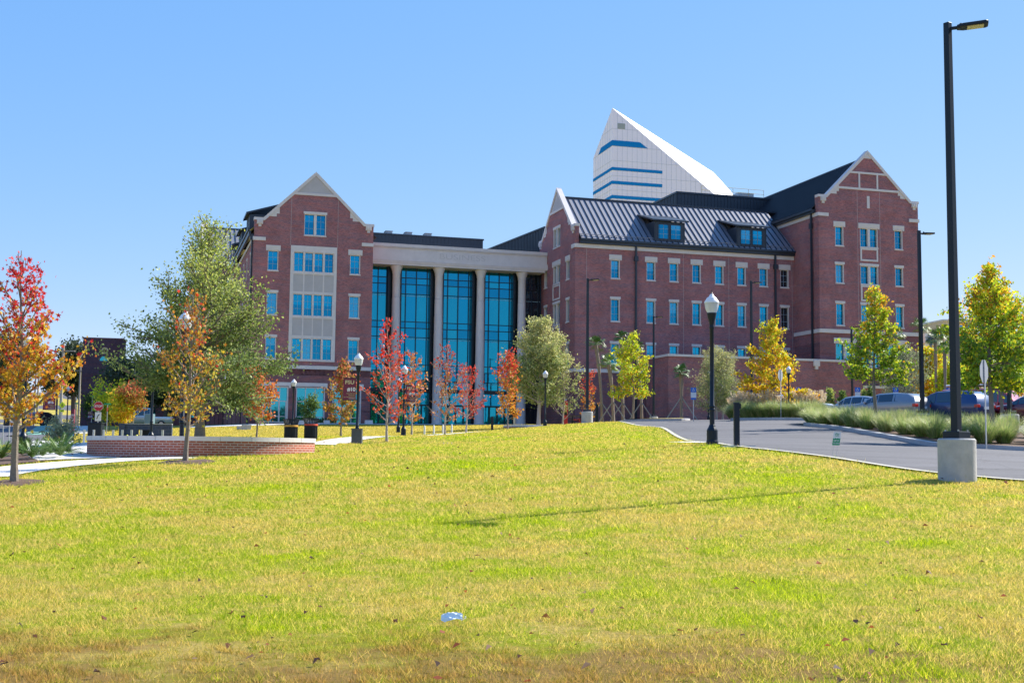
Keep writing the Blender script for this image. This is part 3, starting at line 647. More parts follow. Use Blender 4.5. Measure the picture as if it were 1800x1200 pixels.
def slope(v0, z0, v1, z1): return lambda a, t: (a, v0+(v1-v0)*t, z0+(z1-z0)*t)
nrm = Vector((0, -5.3, 6.0)).normalized()
seamed_roof('gable_roof', slope(39.3, 25.4, 45.2, 30.75), nrm, -2.6, 5.2)
mb = MB(); mb.poly([(-2.7, 39.5, Z0), (0, 39.5, Z0), (0, 39.5, 25.4), (-2.7, 39.5, 25.4)]); mb.poly([(-2.7, 39.5, Z0), (-2.7, 51, Z0), (-2.7, 51, 25.4), (-2.7, 45.2, 30.9), (-2.7, 39.5, 25.4)]); mb.build('wall', M_BRK, bld)
gable_coping(FLIPS(-3.1), 39.3, 51.1, 25.9, (45.2, 31.1), .6, back=.9, kneel=False, corb=False)
mb = MB(); mb.box(-2.6, 5.2, 45.1, 45.35, 30.72, 30.86); mb.build('ridge_cap', M_ROOF, bld)
# ---------- colonnade
mb = MB(); mb.box(LWW+.02, 30.88, 2.93, 6.5, 20.9, 22.5); mb.box(LWW+.02, 30.9, 2.82, 6.5, 22.5, 22.84); mb.box(LWW+.02, 30.9, 2.86, 3.3, 22.38, 22.44); mb.box(LWW+.02, 30.9, 2.88, 3.3, 21.08, 21.13)
mb.box(LWW+.02, 30.7, 2.99, 6.5, 20.68, 20.9); mb.build('entablature', M_STONE, bld)
M_ENG = mat('engraved_letter', (.54, .51, .50), .9)
tx = text('BUSINESS', .78, M_ENG, bld, (21.6, 2.922, 21.76), (R(90), 0, 0), 'lettering', .006); 
for s_ in tx.data.vertices: s_.co.x *= 1.55
for c in (14.82, 19.32, 23.83, 28.36):
    mb = MB(); mb.lathe([(.60, 3.6), (.60, 4.5), (.53, 4.6), (.50, 8), (.455, 14), (.41, 17.4)], 20, (c, 3.75))
    o = mb.build('column', M_STONE, bld, smooth=True)
    mb = MB(); mb.lathe([(.405, 17.42), (.40, 19.85), (.44, 19.9), (.44, 19.98), (.42, 20.0), (.52, 20.3), (.66, 20.62), (.66, 20.67)], 20, (c, 3.75)); mb.build('capital', M_STONE, o, smooth=True)
vg = 5.0
mb = MB(); g = MB()
ZL = [4, 6.4, 7.9, 8.9, 9.93, 10.59, 13.45, 14.41, 15.07, 17.96, 18.98, 19.65, 20.9]
ctr = [14.82, 19.32, 23.83, 28.36]; bays = [(LWW+.02, 14.45), (15.35, 18.95), (19.85, 23.45), (24.35, 28.0), (28.9, 30.9)]
for i, (a, b_) in enumerate(bays):
    if i in (1, 2, 3): vs_l = [a+.02, a+.72, a+1.85, a+3.0, b_-.02]
    elif i == 0: vs_l = [a, a+1.45, a+2.35, b_]
    else: vs_l = [a, a+.95, b_-.3, b_]
    for k in range(len(vs_l)-1):
        for j in range(len(ZL)-1):
            q = GR.random(); tall = ZL[j+1]-ZL[j] > 2; g.mi = (1 if q < .6 else 0) if tall else (0 if q < .5 else 2 if q < .9 else 1)
            if i == 4: g.mi = 3  # gable wall's dark reflection put into the end bay's glass colour
            dx = GR.uniform(-.006, .006); g.add([(vs_l[k], vg+dx, ZL[j]), (vs_l[k+1], vg-dx, ZL[j]), (vs_l[k+1], vg-dx, ZL[j+1]), (vs_l[k], vg+dx, ZL[j+1])], [(0, 1, 2, 3)])
    for x in vs_l: mb.box(x-.04, x+.04, vg-.12, vg+.02, 8.1, 20.9)
for c in ctr: mb.box(c-.72, c-.42, vg-.55, vg, 4, 20.9); mb.box(c+.42, c+.72, vg-.55, vg, 4, 20.9); mb.box(c-.42, c+.42, vg-.1, vg, 4, 20.9)
for z in (20.8, 19.65, 18.98, 17.96, 15.07, 14.41, 13.45, 10.59, 9.93, 8.9): mb.box(LWW+.02, 30.9, vg-.11, vg+.02, z-.035, z+.035)
mb.box(LWW+.02, 30.9, vg-.25, vg+.02, 7.72, 8.1)
cwl = mb.build('curtain_wall', M_FRAME, bld); g.build('glass', [M_GLASSC, M_GLASSC2, M_GLASSC3, M_GLASSD], cwl)
for i, (a, b_) in enumerate(bays):
    mb = MB(); mid = (a+b_)/2
    mb.box(a+.05, a+.2, vg-.3, vg, 4, 7.72); mb.box(b_-.2, b_-.05, vg-.3, vg, 4, 7.72); mb.box(a+.2, b_-.2, vg-.28, vg-.05, 6.35, 6.5)
    if b_-a > 2.5:
        for x in (a+.9, a+1.75, a+2.6): mb.box(x-.05, x+.05, vg-.25, vg-.05, 4, 6.35)
    mb.box(a+.2, b_-.2, vg-.26, vg-.05, 4.2, 4.5); mb.build('entrance_door', M_FRAME, bld)
M_SLAB = mat('interior_slab_edge', (.30, .50, .58), .7)
mb = MB()
for z in (17.75, 13.25, 8.72):
    for a, b_ in bays: mb.box(a+.1, b_-.1, vg-.014, vg-.006, z, z+.05)
mb.build('ceiling_edge', M_SLAB, cwl)
mb = MB(); mb.poly([(LWW, 6.4, 22.8), (31.5, 6.4, 22.8), (31.5, 30, 22.8), (LWW, 30, 22.8)]); mb.box(LWW, 31.5, 6.4, 6.8, 20.9, 22.8); mb.build('flat_roof', M_CONC, bld)
# ---------- right wing
u0, u1, v0, v1 = 30.91, 55.24, -5.98, 5.56; vr = -.21
RU = [34.70, 38.56, 41.08, 43.60, 46.15, 48.69, 51.22, 53.66]; rz_ = [(19.12, 21.0), (14.80, 17.02), (10.45, 12.56)]
tf = FRONT(v0); hs = [(a, a+.95, z0, z1) for a in RU for z0, z1 in rz_]
mb = MB(tf); wall_mb(mb, u0, u1, 9.7, 22.5, hs); mb.build('wall', M_BRK, bld)
for h in hs: window(tf, *h, 'fancy' if h[2] > 19 else 'plain', dark=(h[0] > 53))
# gable end facing left
tfs = FLIPS(u0); GS = [(-1.3, .86)]; hs = [(-1.3, .86, z0, z1) for z0, z1 in ((22.95, 24.9),)+tuple((z0, z1) for z0, z1 in rz_)]+[(-4.25, -3.3, z0, z1) for z0, z1 in rz_]+[(2.9, 3.85, z0, z1) for z0, z1 in rz_]
mb = MB(tfs); wall_mb(mb, v0, v1, Z0, 24.3, hs, 24.3, .95, (vr, 28.95)); mb.build('wall', M_BRK, bld)
for h in hs: window(tfs, *h, 'fancy' if 19 < h[2] < 20 else 'plain', lights=2 if h[0] == -1.3 else 1)
gable_coping(tfs, v0, v1, 24.3, (vr, 28.95), .95, back=.55)
mb = MB(tfs); mb.prism([(vr-1.95, -.02, 26.8), (vr+1.95, -.02, 26.8), (vr, -.02, 28.8)], (0, .03, 0)); mb.build('gable_panel', M_STONE2, bld)
mb = MB(tfs); mb.box(vr-2.1, vr+2.1, -.09, .03, 26.62, 26.86); mb.build('gable_beam', M_STONE, bld)
for z0, z1 in ((17.4, 18.95), (12.9, 14.6)):
    mb = MB(tfs); mb.box(-1.36, -1.2, -.06, .03, z0, z1); mb.box(.76, .92, -.06, .03, z0, z1); mb.box(-1.2, .76, -.06, .03, z0, z0+.16); mb.box(-1.2, .76, -.06, .03, z1-.16, z1); mb.build('panel_surround', M_STONE, bld)
mb = MB(); mb.box(u0+.002, 31.3, v0+.003, v0+.6, 22.5, 24.2); mb.box(u1-.2, u1, v0, v1, 22, 23); mb.build('gable_shoulder', M_BRK, bld)
for zz in ((22.03, 22.42, 1.0), (9.62, 9.96, 9.0)):
    mb = MB(); mb.box(u0-.1, u1-.02, v0-.1, v0+.02, zz[0], zz[1]); mb.box(u0-.1, u0+.002, v0+.02, v0+zz[2], zz[0], zz[1]); mb.build('stone_band', M_STONE, bld)
mb = MB(FRONT(v0)); wall_mb(mb, u0, u1, Z0, 9.7, []); mb.build('base_wall', M_BRK2, bld)
mb = MB()
for i in range(5):
    z = 4.1+i*1.15; mb.box(u0-.035, u1, v0-.035, v0, z-.02, z+1.05); mb.box(u0-.035, u0, v0-.035, 2.9, z-.02, z+1.05)
mb.build('rusticated_brick_course', M_BRK2, bld)
nr = Vector((0, -5.25, 5.6)).normalized()
seamed_roof('gable_roof', slope(v0-.35, 22.95, vr, 28.2), nr, 31.35, 55.3)
mb = MB(); mb.poly([(31.3, vr, 28.2), (57.0, vr, 28.2), (57.0, v1+.3, 22.95), (31.3, v1+.3, 22.95)]); mb.build('rear_roof_slope', M_ROOF, bld)
mb = MB(); mb.box(31.4, 57, vr-.14, vr+.14, 28.17, 28.33); mb.build('ridge_cap', M_ROOF, bld)
mb = MB(); mb.box(31.32, u1-.03, v0-.52, v0-.36, 22.72, 22.93); mb.box(31.32, u1-.03, v0-.34, v0, 22.45, 22.9); mb.build('gutter', M_ROOF, bld)
mb = MB()
for i in range(45): mb.box(31.5+i*.53, 31.62+i*.53, v0-.1, v0-.0, 23.2, 23.3)
mb.tube([(31.4, v0-.02, 23.42), (55.2, v0-.02, 23.42)], .035, 6); mb.build('snow_guard', M_ROOFL, bld)
for c in (37.34, 52.99):
    mb = MB(); mb.box(c-.09, c+.09, v0-.25, v0-.1, 4, 22.5); mb.box(c-.2, c+.2, v0-.35, v0-.101, 20.95, 21.45); mb.build('downpipe', M_ROOF, bld)
for a, b_ in ((39.34, 42.72), (48.57, 51.98)):
    vf = v0-.15; mb = MB(); mb.box(a, b_, vf, vf+4.2, 22.95, 25.2)
    mb.prism([(a-.3, vf-.35, 25.18), (a-.3, vf-.35, 25.34), (a-.3, vf+3.9, 26.55), (a-.3, vf+3.9, 26.38)], (b_-a+.6, 0, 0))
    for k in range(8): x = a+.1+k*(b_-a-.2)/7; mb.box(x-.02, x+.02, vf-.03, vf, 22.95, 25.2)
    d = mb.build('dormer', M_ROOF, bld)
    for x in (a+.42, a+1.78): window(FRONT(vf-.05), x, x+1.18, 23.38, 24.92, None, rec=.02, parent=d, frame_m=M_ROOF, sill=False)
# ---------- right gable block
u0b, u1b, vb = 55.24, 66.92, -11.06; tf = FRONT(vb)
bz = [(22.95, 24.92), (19.12, 21.02), (14.80, 17.02)]
hs = []
for z0, z1 in bz: hs += [(57.12, 58.06, z0, z1), (64.07, 65.0, z0, z1), (60.0, 62.06, z0, z1)]
mb = MB(tf); wall_mb(mb, u0b, u1b, 14.1, 27.9, hs, 27.9, .95, (61.0, 32.75)); mb.build('wall', M_BRK, bld)
for h in hs: window(tf, *h, 'fancy' if h[2] > 22 else 'plain', lights=2 if h[0] == 60.0 else 1)
gable_coping(tf, u0b, u1b, 27.95, (61.0, 32.8), .95)
hg = [(57.0, 59.2, 10.6, 13.0), (60.0, 62.1, 10.6, 13.0), (63.0, 65.1, 10.6, 13.0)]
mb = MB(tf); wall_mb(mb, u0b, u1b, Z0, 14.1, hg); mb.build('base_wall', M_BRK2, bld)
for h in hg: window(tf, *h, 'fancy', lights=2, mun=(1, 2), glass=M_GLASSG)
parts('stone_band', M_STONE, tf, [(u0b-.1, u1b+.05, -.1, .02, 13.98, 14.36), (u0b-.12, 56.35, -.1, .02, 25.88, 26.22), (65.8, u1b+.1, -.1, .02, 25.88, 26.22), (60.86, 61.17, -.04, .02, 27.0, 28.28)])
mb = MB(tf); mb.box(57.5, 64.65, -.07, .02, 28.85, 29.07); mb.box(58.9, 63.2, -.07, .02, 30.55, 30.75); mb.box(59.9, 60.08, -.07, .02, 29.07, 30.55); mb.box(62.02, 62.2, -.07, .02, 29.07, 30.55);
mb.prism([(60.5, -.06, 32.2), (61.5, -.06, 32.2), (61.0, -.06, 32.7)], (0, .07, 0)); mb.build('gable_beam', M_STONE, bld)
for z0, z1 in ((21.5, 22.82), (17.36, 18.98)):
    mb = MB(tf); mb.box(60.0, 60.17, -.06, .03, z0, z1); mb.box(61.89, 62.06, -.06, .03, z0, z1); mb.box(60.17, 61.89, -.06, .03, z0, z0+.18); mb.box(60.17, 61.89, -.06, .03, z1-.16, z1); mb.build('panel_surround', M_STONE, bld)
mb = MB(tf)
for i in range(7):
    z = 5.0+i*1.15; xs = [u0b-.03]+[x for h in hg for x in h[:2]]+[u1b] if 10.0 < z+.5 < 13.2 else [u0b-.03, u1b]
    for k in range(0, len(xs), 2): mb.box(xs[k], xs[k+1], -.035, 0, z, z+1.05)
    mb.box(u0b-.035, u0b, -.03, 5, z, z+1.05)
mb.build('rusticated_brick_course', M_BRK2, bld)
mb = MB(FLIPS(u0b)); wall_mb(mb, vb, 25, Z0, 26.4, []); mb.tf = None; mb.box(u0b+.002, u0b+.5, vb+.003, vb+.7, 26.3, 27.85); mb.poly([(u1b, vb, Z0), (u1b, 25, Z0), (u1b, 25, 26.4), (u1b, vb, 27.9)]); mb.build('side_wall', M_BRK, bld)
parts('stone_band', M_STONE, None, [(u0b-.1, u0b, vb+.02, 20, 25.88, 26.24), (u0b-.09, u0b, vb+.02, 5, 13.98, 14.36)])
S2 = lambda a, t: (u0b-.4+(61.0-u0b+.4)*t, a, 26.7+(32.35-26.7)*t)
seamed_roof('gable_roof', S2, Vector((-5.6, 0, 6.1)).normalized(), vb+.6, 25, .42, M_ROOF, M_ROOF)
mb = MB(); mb.poly([(61, vb+.5, 32.35), (61, 25, 32.35), (u1b+.4, 25, 26.7), (u1b+.4, vb+.5, 26.7)]); mb.box(60.88, 61.12, vb+.5, 25, 32.3, 32.45); mb.build('rear_roof_slope', M_ROOF, bld)
mb = MB(); mb.box(u0b-.58, u0b-.42, vb+.55, 20, 26.45, 26.68); mb.box(u0b-.4, u0b, vb+.55, 20, 26.25, 26.62); mb.build('gutter', M_ROOF, bld)
mb = MB(); mb.box(u0b-.28, u0b-.12, -10.0, -9.82, 4, 26.3); mb.box(u0b-.36, u0b-.11, -10.1, -9.7, 24.7, 25.25); mb.build('downpipe', M_ROOF, bld)
parts('expansion_joint', M_STONE2, FRONT(vb), [(59.72, 59.745, -.004, .01, 14.4, 28.8), (62.35, 62.375, -.004, .01, 14.4, 28.8)])
parts('expansion_joint', M_STONE2, FRONT(v0), [(x, x+.025, -.004, .01, 10, 22) for x in (32.1, 42.6, 47.7, 55.0)])
# ---------- roof-top screens
def screen(name, mb, m=M_ROOF): return mb.build(name, m, bld)
mb = MB(); mb.box(48.2, 75, 8, 14.6, 22, 31.65)
for i in range(64): mb.box(48.3+i*.42, 48.35+i*.42, 7.95, 8, 22, 31.5)
for i in range(15): mb.box(48.15, 48.2, 8.1+i*.43, 8.15+i*.43, 22, 31.5)
mb.box(48.1, 75, 7.9, 14.7, 31.5, 31.72); screen('roof_screen', mb)
mb = MB(); mb.box(12.5, 26.26, 12, 16, 22, 25.35)
for i in range(33): mb.box(12.6+i*.42, 12.64+i*.42, 11.96, 12, 22, 25.3)
mb.box(12.4, 26.36, 11.9, 16, 25.35, 25.5); screen('roof_screen', mb)
for c in (15.66, 17.87, 20.1):
    mb = MB(); mb.box(c-.36, c+.36, 12.6, 13.6, 25.5, 25.85); mb.box(c-.42, c+.42, 12.5, 13.7, 25.85, 25.9); mb.box(c-.25, c+.25, 12.57, 12.6, 25.56, 25.8); mb.build('roof_vent', M_GALV, bld)
PA = Vector((3.46, 133.2)); dv = Vector((-math.sin(R(23)), math.cos(R(23)))); PB = PA+dv*17.8
def toB(p): q = Vector(p)-Vector(BO[:2]); return (q.x*UV[0]+q.y*UV[1], q.x*VV[0]+q.y*VV[1])
a = toB(PA); b_ = toB(PB); mb = MB(); c = (a[0]+18, a[1]); d = (b_[0]+20, b_[1])
mb.prism([(a[0], a[1], 21), (b_[0], b_[1], 21), (d[0], d[1], 21), (c[0], c[1], 21)], (0, 0, 5.0)); mb.prism([(a[0]-.1, a[1], 26), (b_[0]-.1, b_[1], 26), (d[0], d[1], 26), (c[0], c[1], 26)], (0, 0, .15))
for i in range(42):
    t = i/42; x = a[0]+(b_[0]-a[0])*t; y = a[1]+(b_[1]-a[1])*t; mb.box(x-.06, x, y, y+.05, 21, 26)
screen('roof_screen', mb)
mb = MB()
for x in (51.5, 53.5, 55.5, 57.5, 59.5): mb.tube([(x, 8.4, 31.7), (x, 8.4, 32.7)], .025, 5)
mb.tube([(51.5, 8.4, 32.7), (59.5, 8.4, 32.7)], .025, 5); mb.tube([(51.5, 8.4, 32.2), (59.5, 8.4, 32.2)], .025, 5); mb.build('safety_railing', mat('yellow_rail', (.65, .5, .12), .5), bld)
mb = MB(); mb.box(56.5, 58.5, 9, 10.5, 31.7, 32.4); mb.build('rooftop_unit', M_GALV, bld)
# ================================================================ terrace wall and lower wall
tw = empty('terrace_wall', tuple(BO), AL, 'tall plain brick terrace wall with stone coping in front of the right wing', 'wall')
mb = MB(); mb.box(38.47, 59.7, -11.6, -11.1, Z0, 11.0); mb.box(38.47, 38.95, -11.1, -6.1, Z0, 11.0); mb.build('wall', M_BRK, tw)
mb = MB(); mb.box(38.37, 59.72, -11.7, -11.0, 11.0, 11.22); mb.box(38.37, 39.05, -11.0, -6.1, 11.0, 11.22); mb.build('coping', M_STONE, tw)
mb = MB(); mb.box(54.1, 54.75, -11.85, -11.6, 10.5, 11.1); mb.box(54.28, 54.58, -11.8, -11.6, 10.2, 10.5); mb.box(54.3, 54.56, -11.86, -11.851, 10.62, 10.95); mb.build('scupper', M_STONE, tw)
lw = empty('low_brick_wall', tuple(BO), AL, 'lower brick wall with pale coping behind the parked cars', 'wall')
mb = MB(); mb.box(59.71, 74, -11.62, -11.1, Z0, 8.45); mb.build('wall', M_BRK, lw); mb = MB(); mb.box(59.73, 74.1, -11.72, -11.0, 8.45, 8.72); mb.build('coping', M_STONE, lw)
# ================================================================ white tower behind
AT = R(15.5); two = W(1076, 330, 260.0); twr = empty('office_tower', (two[0], two[1], 0), AT, 'tall white panelled tower with blue window bands and a steep slanted top behind the roofs', 'building')
M_PANEL = mat('shade_tinted_cladding', (.78, .76, .88), .45, spec=.5, var=.04); M_PANR = mat('white_sloped_cladding', (.72, .72, .72), .5, var=.03)  # bluish shade of the upright walls put into their white; sloped top neutral
H0 = 75.4; A_ = (0, 0, H0); Bk = (0, 12.2, 67.3); E_ = (23.8, 0, 58.2); G_ = (29.1, 12.2, 66.1); Hh = (33.6, 12.2, 61.8)
mb = MB(); mb.poly([(0, 0, 0), (27.5, 0, 0), (27.5, 0, 54.9), E_, A_]); mb.poly([(0, 0, 0), A_, Bk, (0, 12.2, 0)]); mb.poly([(0, 12.2, 0), Bk, G_, Hh, (38, 12.2, 57.5), (38, 12.2, 0)]); mb.poly([(27.5, 0, 0), (27.5, 0, 54.9), (38, 12.2, 57.5), (38, 12.2, 0)])
mb.poly([A_, Bk, G_]); mb.build('facade', M_PANEL, twr)
mb = MB(); mb.add([A_, E_, Hh, G_, (27.5, 0, 54.9), (38, 12.2, 57.5)], [(0, 1, 2), (0, 2, 3), (1, 4, 5, 2)]); mb.build('sloping_roof', M_PANR, twr)
for zt, zb_ in ((62.55, 61.9), (59.6, 58.9), (56.5, 55.8), (53.4, 52.7), (50.3, 49.6)):
    mb = MB(); zz0, zz1 = min(zt, zb_), max(zt, zb_); mb.box(-.06, 11.45, -.06, 0, zz0, zz1); mb.box(-.06, 0, 0, 12.2, zz0, zz1); mb.build('window_band', M_GLASSB, twr)
mb = MB(); mb.prism([(-.06, -.06, 67.2), (8.1, -.06, 67.2), (6.3, -.06, 68.4), (-.06, -.06, 68.4)], (0, .06, 0)); mb.prism([(-.06, 0, 67.2), (-.06, 8.8, 67.2), (-.06, 7.0, 68.4), (-.06, 0, 68.4)], (.06, 0, 0)); mb.build('window_band', M_GLASSB, twr)
mb = MB(); mb.box(1.2, 2.9, -.05, 0, 71.0, 72.2); mb.build('louvre', mat('grey_louvre', (.30, .34, .34), .6), twr)
mb = MB()
for z in (55, 57.7, 60.7, 64.0, 67.1, 70.9): mb.box(-.03, min(27, max(0, (H0-z)/(H0-58.2)*23.8)), -.03, 0, z, z+.07); mb.box(-.03, 0, 0, min(12.2, max(1, (H0-z)/8.1*12.2)), z, z+.07)
for i in range(1, 22):
    x = i*1.13; zt = H0-(H0-58.2)*x/23.8; mb.box(x, x+.05, -.03, 0, 40, zt)
for i in range(1, 8):
    x = i*1.5; mb.box(-.03, 0, x, x+.05, 40, H0-8.1*x/12.2)
mb.build('panel_joint', mat('joint_grey', (.50, .55, .64), .7), twr)
# ================================================================ trees
def leafcloud(P, size, rg, shape='quad', up=.3):
    """P (n,3) leaf centres -> polygon vertices (n*k,3)"""
    n = len(P); nrm = rg.normal(0, 1, (n, 3)); nrm[:, 2] = np.abs(nrm[:, 2])*up+rg.normal(0, .4, n); nrm /= np.linalg.norm(nrm, axis=1)[:, None]+1e-9
    a = rg.normal(0, 1, (n, 3)); a -= (a*nrm).sum(1)[:, None]*nrm; a /= np.linalg.norm(a, axis=1)[:, None]+1e-9; b = np.cross(nrm, a)
    s = size*(.6+.8*rg.random(n))[:, None]
    if shape == 'star':
        ang = np.linspace(0, 2*np.pi, 10, endpoint=False); rr = np.array([1, .42]*5); rr[0] = 1.15
        q = [(math.cos(t)*r, math.sin(t)*r) for t, r in zip(ang, rr)]
    elif shape == 'long': q = [(-1, 0), (0, -.28), (1, 0), (0, .28)]
    else: q = [(-1, 0), (-.1, -.62), (1, 0), (-.1, .62)]
    V = np.empty((n, len(q), 3))
    for i, (x, y) in enumerate(q): V[:, i] = P+(a*x+b*y)*s + (nrm*s*.22 if i % 2 else 0)
    return V.reshape(-1, 3), len(q)
STY = {  # height palette (bottom, top), each a list of colours
 'redgold': ([(.68, .42, .03), (.60, .44, .04), (.70, .32, .03), (.46, .38, .04), (.60, .20, .03)], [(.60, .02, .03), (.50, .02, .04), (.66, .05, .04)]),
 'gold':    ([(.64, .46, .04), (.56, .44, .05), (.68, .36, .04), (.44, .40, .06), (.60, .24, .04)], [(.58, .22, .03), (.62, .05, .03), (.55, .28, .04)]),
 'orange':  ([(.62, .24, .04), (.58, .17, .04), (.52, .30, .05), (.50, .14, .04)], [(.62, .18, .05), (.58, .12, .05), (.50, .26, .06)]),
 'bronze':  ([(.50, .26, .05), (.38, .27, .05), (.55, .18, .06), (.28, .24, .05)], [(.45, .16, .06), (.50, .10, .05), (.30, .24, .05)]),
 'red':     ([(0.65, 0.08, 0.033), (0.67, 0.14, 0.028), (0.59, 0.06, 0.028)], [(0.65, 0.04, 0.022), (0.56, 0.04, 0.028)]),
 'dusk':    ([(0.49, 0.14, 0.055), (0.54, 0.21, 0.044), (0.39, 0.21, 0.044)], [(0.39, 0.05, 0.033), (0.45, 0.07, 0.039)]),
 'crimson': ([(0.54, 0.07, 0.050), (0.59, 0.14, 0.044), (0.45, 0.06, 0.044)], [(0.65, 0.05, 0.028), (0.54, 0.05, 0.033)]),
 'orangered': ([(.62, .28, .03), (.60, .20, .03), (.55, .33, .05)], [(.65, .07, .04), (.62, .12, .05)]),
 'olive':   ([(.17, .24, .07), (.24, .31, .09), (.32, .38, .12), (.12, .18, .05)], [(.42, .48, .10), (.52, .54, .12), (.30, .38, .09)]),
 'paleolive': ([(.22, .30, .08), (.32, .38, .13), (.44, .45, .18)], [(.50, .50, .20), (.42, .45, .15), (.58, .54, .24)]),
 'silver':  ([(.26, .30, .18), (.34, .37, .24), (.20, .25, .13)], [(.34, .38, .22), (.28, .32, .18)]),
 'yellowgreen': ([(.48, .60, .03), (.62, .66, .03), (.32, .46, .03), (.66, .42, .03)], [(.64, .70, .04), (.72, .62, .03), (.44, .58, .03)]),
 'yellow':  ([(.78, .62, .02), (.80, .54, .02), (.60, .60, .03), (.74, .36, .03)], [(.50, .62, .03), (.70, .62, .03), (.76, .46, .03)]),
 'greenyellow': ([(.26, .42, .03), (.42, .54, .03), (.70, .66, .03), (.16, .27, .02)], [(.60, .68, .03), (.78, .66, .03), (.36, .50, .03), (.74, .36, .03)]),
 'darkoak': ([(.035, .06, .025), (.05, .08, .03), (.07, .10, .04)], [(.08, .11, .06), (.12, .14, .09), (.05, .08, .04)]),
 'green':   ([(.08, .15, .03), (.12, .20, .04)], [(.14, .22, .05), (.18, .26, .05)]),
}
def tree(name, label, px, py, Y, top, wpx, cbpx, sty, nleaf, lsize, seed, asc=(28, 62), shape='quad', bark=None, r0=None, nb=26, prof='cone', sparse_top=0.0, clump=.16, group=None, cat='tree', stems=1, leafm=None, sub=4, cover=.82, lean=0, irr=.18):
    rg = np.random.default_rng(seed); base = G(px, Y, py); k = Y/F_; H = (py-top)*k; cb = max(.15*H, (py-cbpx)*k); R_ = wpx*k/2
    Hn = pix((base.x, base.y, base.z))[1]; H += (Hn-py)*k; cb += (Hn-py)*k
    root = empty(name, base, 0, label, cat, group)
    r0 = r0 or .012*H+.01; mb = MB(); segs = []
    for st in range(stems):
        o2 = np.array([0, 0, 0.]) if stems == 1 else np.array([(.25 if st else -.25), .1*st, 0]); Hs = H*(1 if st == 0 else .93)
        ph = rg.random(4)*6.28
        def lead(t): return o2+np.array([lean*t+math.sin(t*4+ph[0])*.018*H*t+math.sin(t*9+ph[1])*.006*H, math.sin(t*5+ph[2])*.02*H*t, t*Hs])
        mb.tube([lead(t) for t in np.linspace(0, 1, 14)], [max(.008, r0*(1.25 if t == 0 else 1)*(1-t)**.85) for t in np.linspace(0, 1, 14)], 8)
        for i in range(nb):
            f = (i+rg.random()*.8)/nb; t = (cb+(Hs*.96-cb)*f)/Hs
            if prof == 'cone': p = min(1, .62+1.9*f)*(1-f)**.62*1.12
            elif prof == 'round': p = math.sqrt(max(.02, 1-(2*f-.9)**2/1.25))
            elif prof == 'vase': p = (.45+.9*f)*(1-f)**.45*1.25
            elif prof == 'pyr': p = min(1, .72+1.6*f)*(1-f)**.85*1.08
            elif prof == 'egg': p = min(1, .75+f)*(1-f**2.2)**.6
            elif prof == 'spire': p = (1-f)**.9+.06
            a = i*2.4+rg.random()*.9; L = R_*p*(.52+.62*rg.random())*(1+irr*math.sin(2*a+5*f+ph[3])+irr*.6*math.sin(3*a-9*f+ph[1])); L = max(L, .1*R_)
            el = R(asc[0]+(asc[1]-asc[0])*f+rg.normal(0, 6)); s = lead(t-L*math.tan(el)*.35/Hs if t*Hs-L*.4 > .3*cb else t)
            dirn = np.array([math.cos(a), math.sin(a), 0]); pts = []
            for q in np.linspace(0, 1, 5): pts.append(s+dirn*L*q+np.array([0, 0, L*math.tan(el)*(q**1.25)])+rg.normal(0, .02*L, 3)*q)
            rb = max(.006, r0*.42*(1-t)**.6+.004); mb.tube(pts, [rb*(1-.8*q)+.003 for q in np.linspace(0, 1, 5)], 5)
            segs.append((pts[1], pts[2], .5)); segs.append((pts[2], pts[3], 1)); segs.append((pts[3], pts[4], 1.2))
            for j in range(sub):
                q = .25+.7*rg.random(); i0 = min(3, int(q*4)); b0 = pts[i0]+(pts[i0+1]-pts[i0])*(q*4-i0); l2 = L*(.22+.30*rg.random()); sa = a+rg.choice([-1, 1])*(.5+.6*rg.random())
                d2 = np.array([math.cos(sa), math.sin(sa), math.tan(el)*.7+rg.normal(.1, .35)]); e = b0+d2*l2; mb.tube([b0, (b0+e)/2+rg.normal(0, .02*L, 3), e], [rb*.45+.002, rb*.3+.002, .003], 4, cap=False)
                segs.append((b0, e, 1.0))
    o = mb.build('trunk', bark or M_BARK, root, smooth=True)
    S = np.array([s[0] for s in segs]); E = np.array([s[1] for s in segs]); wgt = np.array([s[2] for s in segs])*np.linalg.norm(E-S, axis=1)
    zf = ((S[:, 2]+E[:, 2])/2-cb)/(H-cb); wgt = wgt*np.clip(1-sparse_top*np.clip(zf, 0, 1), .05, 1)
    keep = rg.random(len(S)) < cover; wgt = wgt*keep; wgt /= wgt.sum()
    ii = rg.choice(len(S), nleaf, p=wgt); q = rg.random(nleaf)[:, None]; P = S[ii]+(E[ii]-S[ii])*q+rg.normal(0, clump, (nleaf, 3))*(.5+.5*rg.random((nleaf, 1)))*np.array([1, 1, .8])
    V, kk = leafcloud(P, lsize, rg, shape)
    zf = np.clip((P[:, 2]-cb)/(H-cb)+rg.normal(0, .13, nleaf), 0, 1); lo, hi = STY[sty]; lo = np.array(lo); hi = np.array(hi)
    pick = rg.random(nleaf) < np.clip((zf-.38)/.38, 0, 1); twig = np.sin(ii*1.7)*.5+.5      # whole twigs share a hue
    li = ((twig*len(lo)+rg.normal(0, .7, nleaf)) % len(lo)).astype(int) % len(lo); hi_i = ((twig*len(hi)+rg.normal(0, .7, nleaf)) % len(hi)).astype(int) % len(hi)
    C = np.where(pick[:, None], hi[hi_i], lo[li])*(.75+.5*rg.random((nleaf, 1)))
    npmesh('crown', V, kk, leafm or M_LEAF, root, np.clip(C, 0, 1)); return root
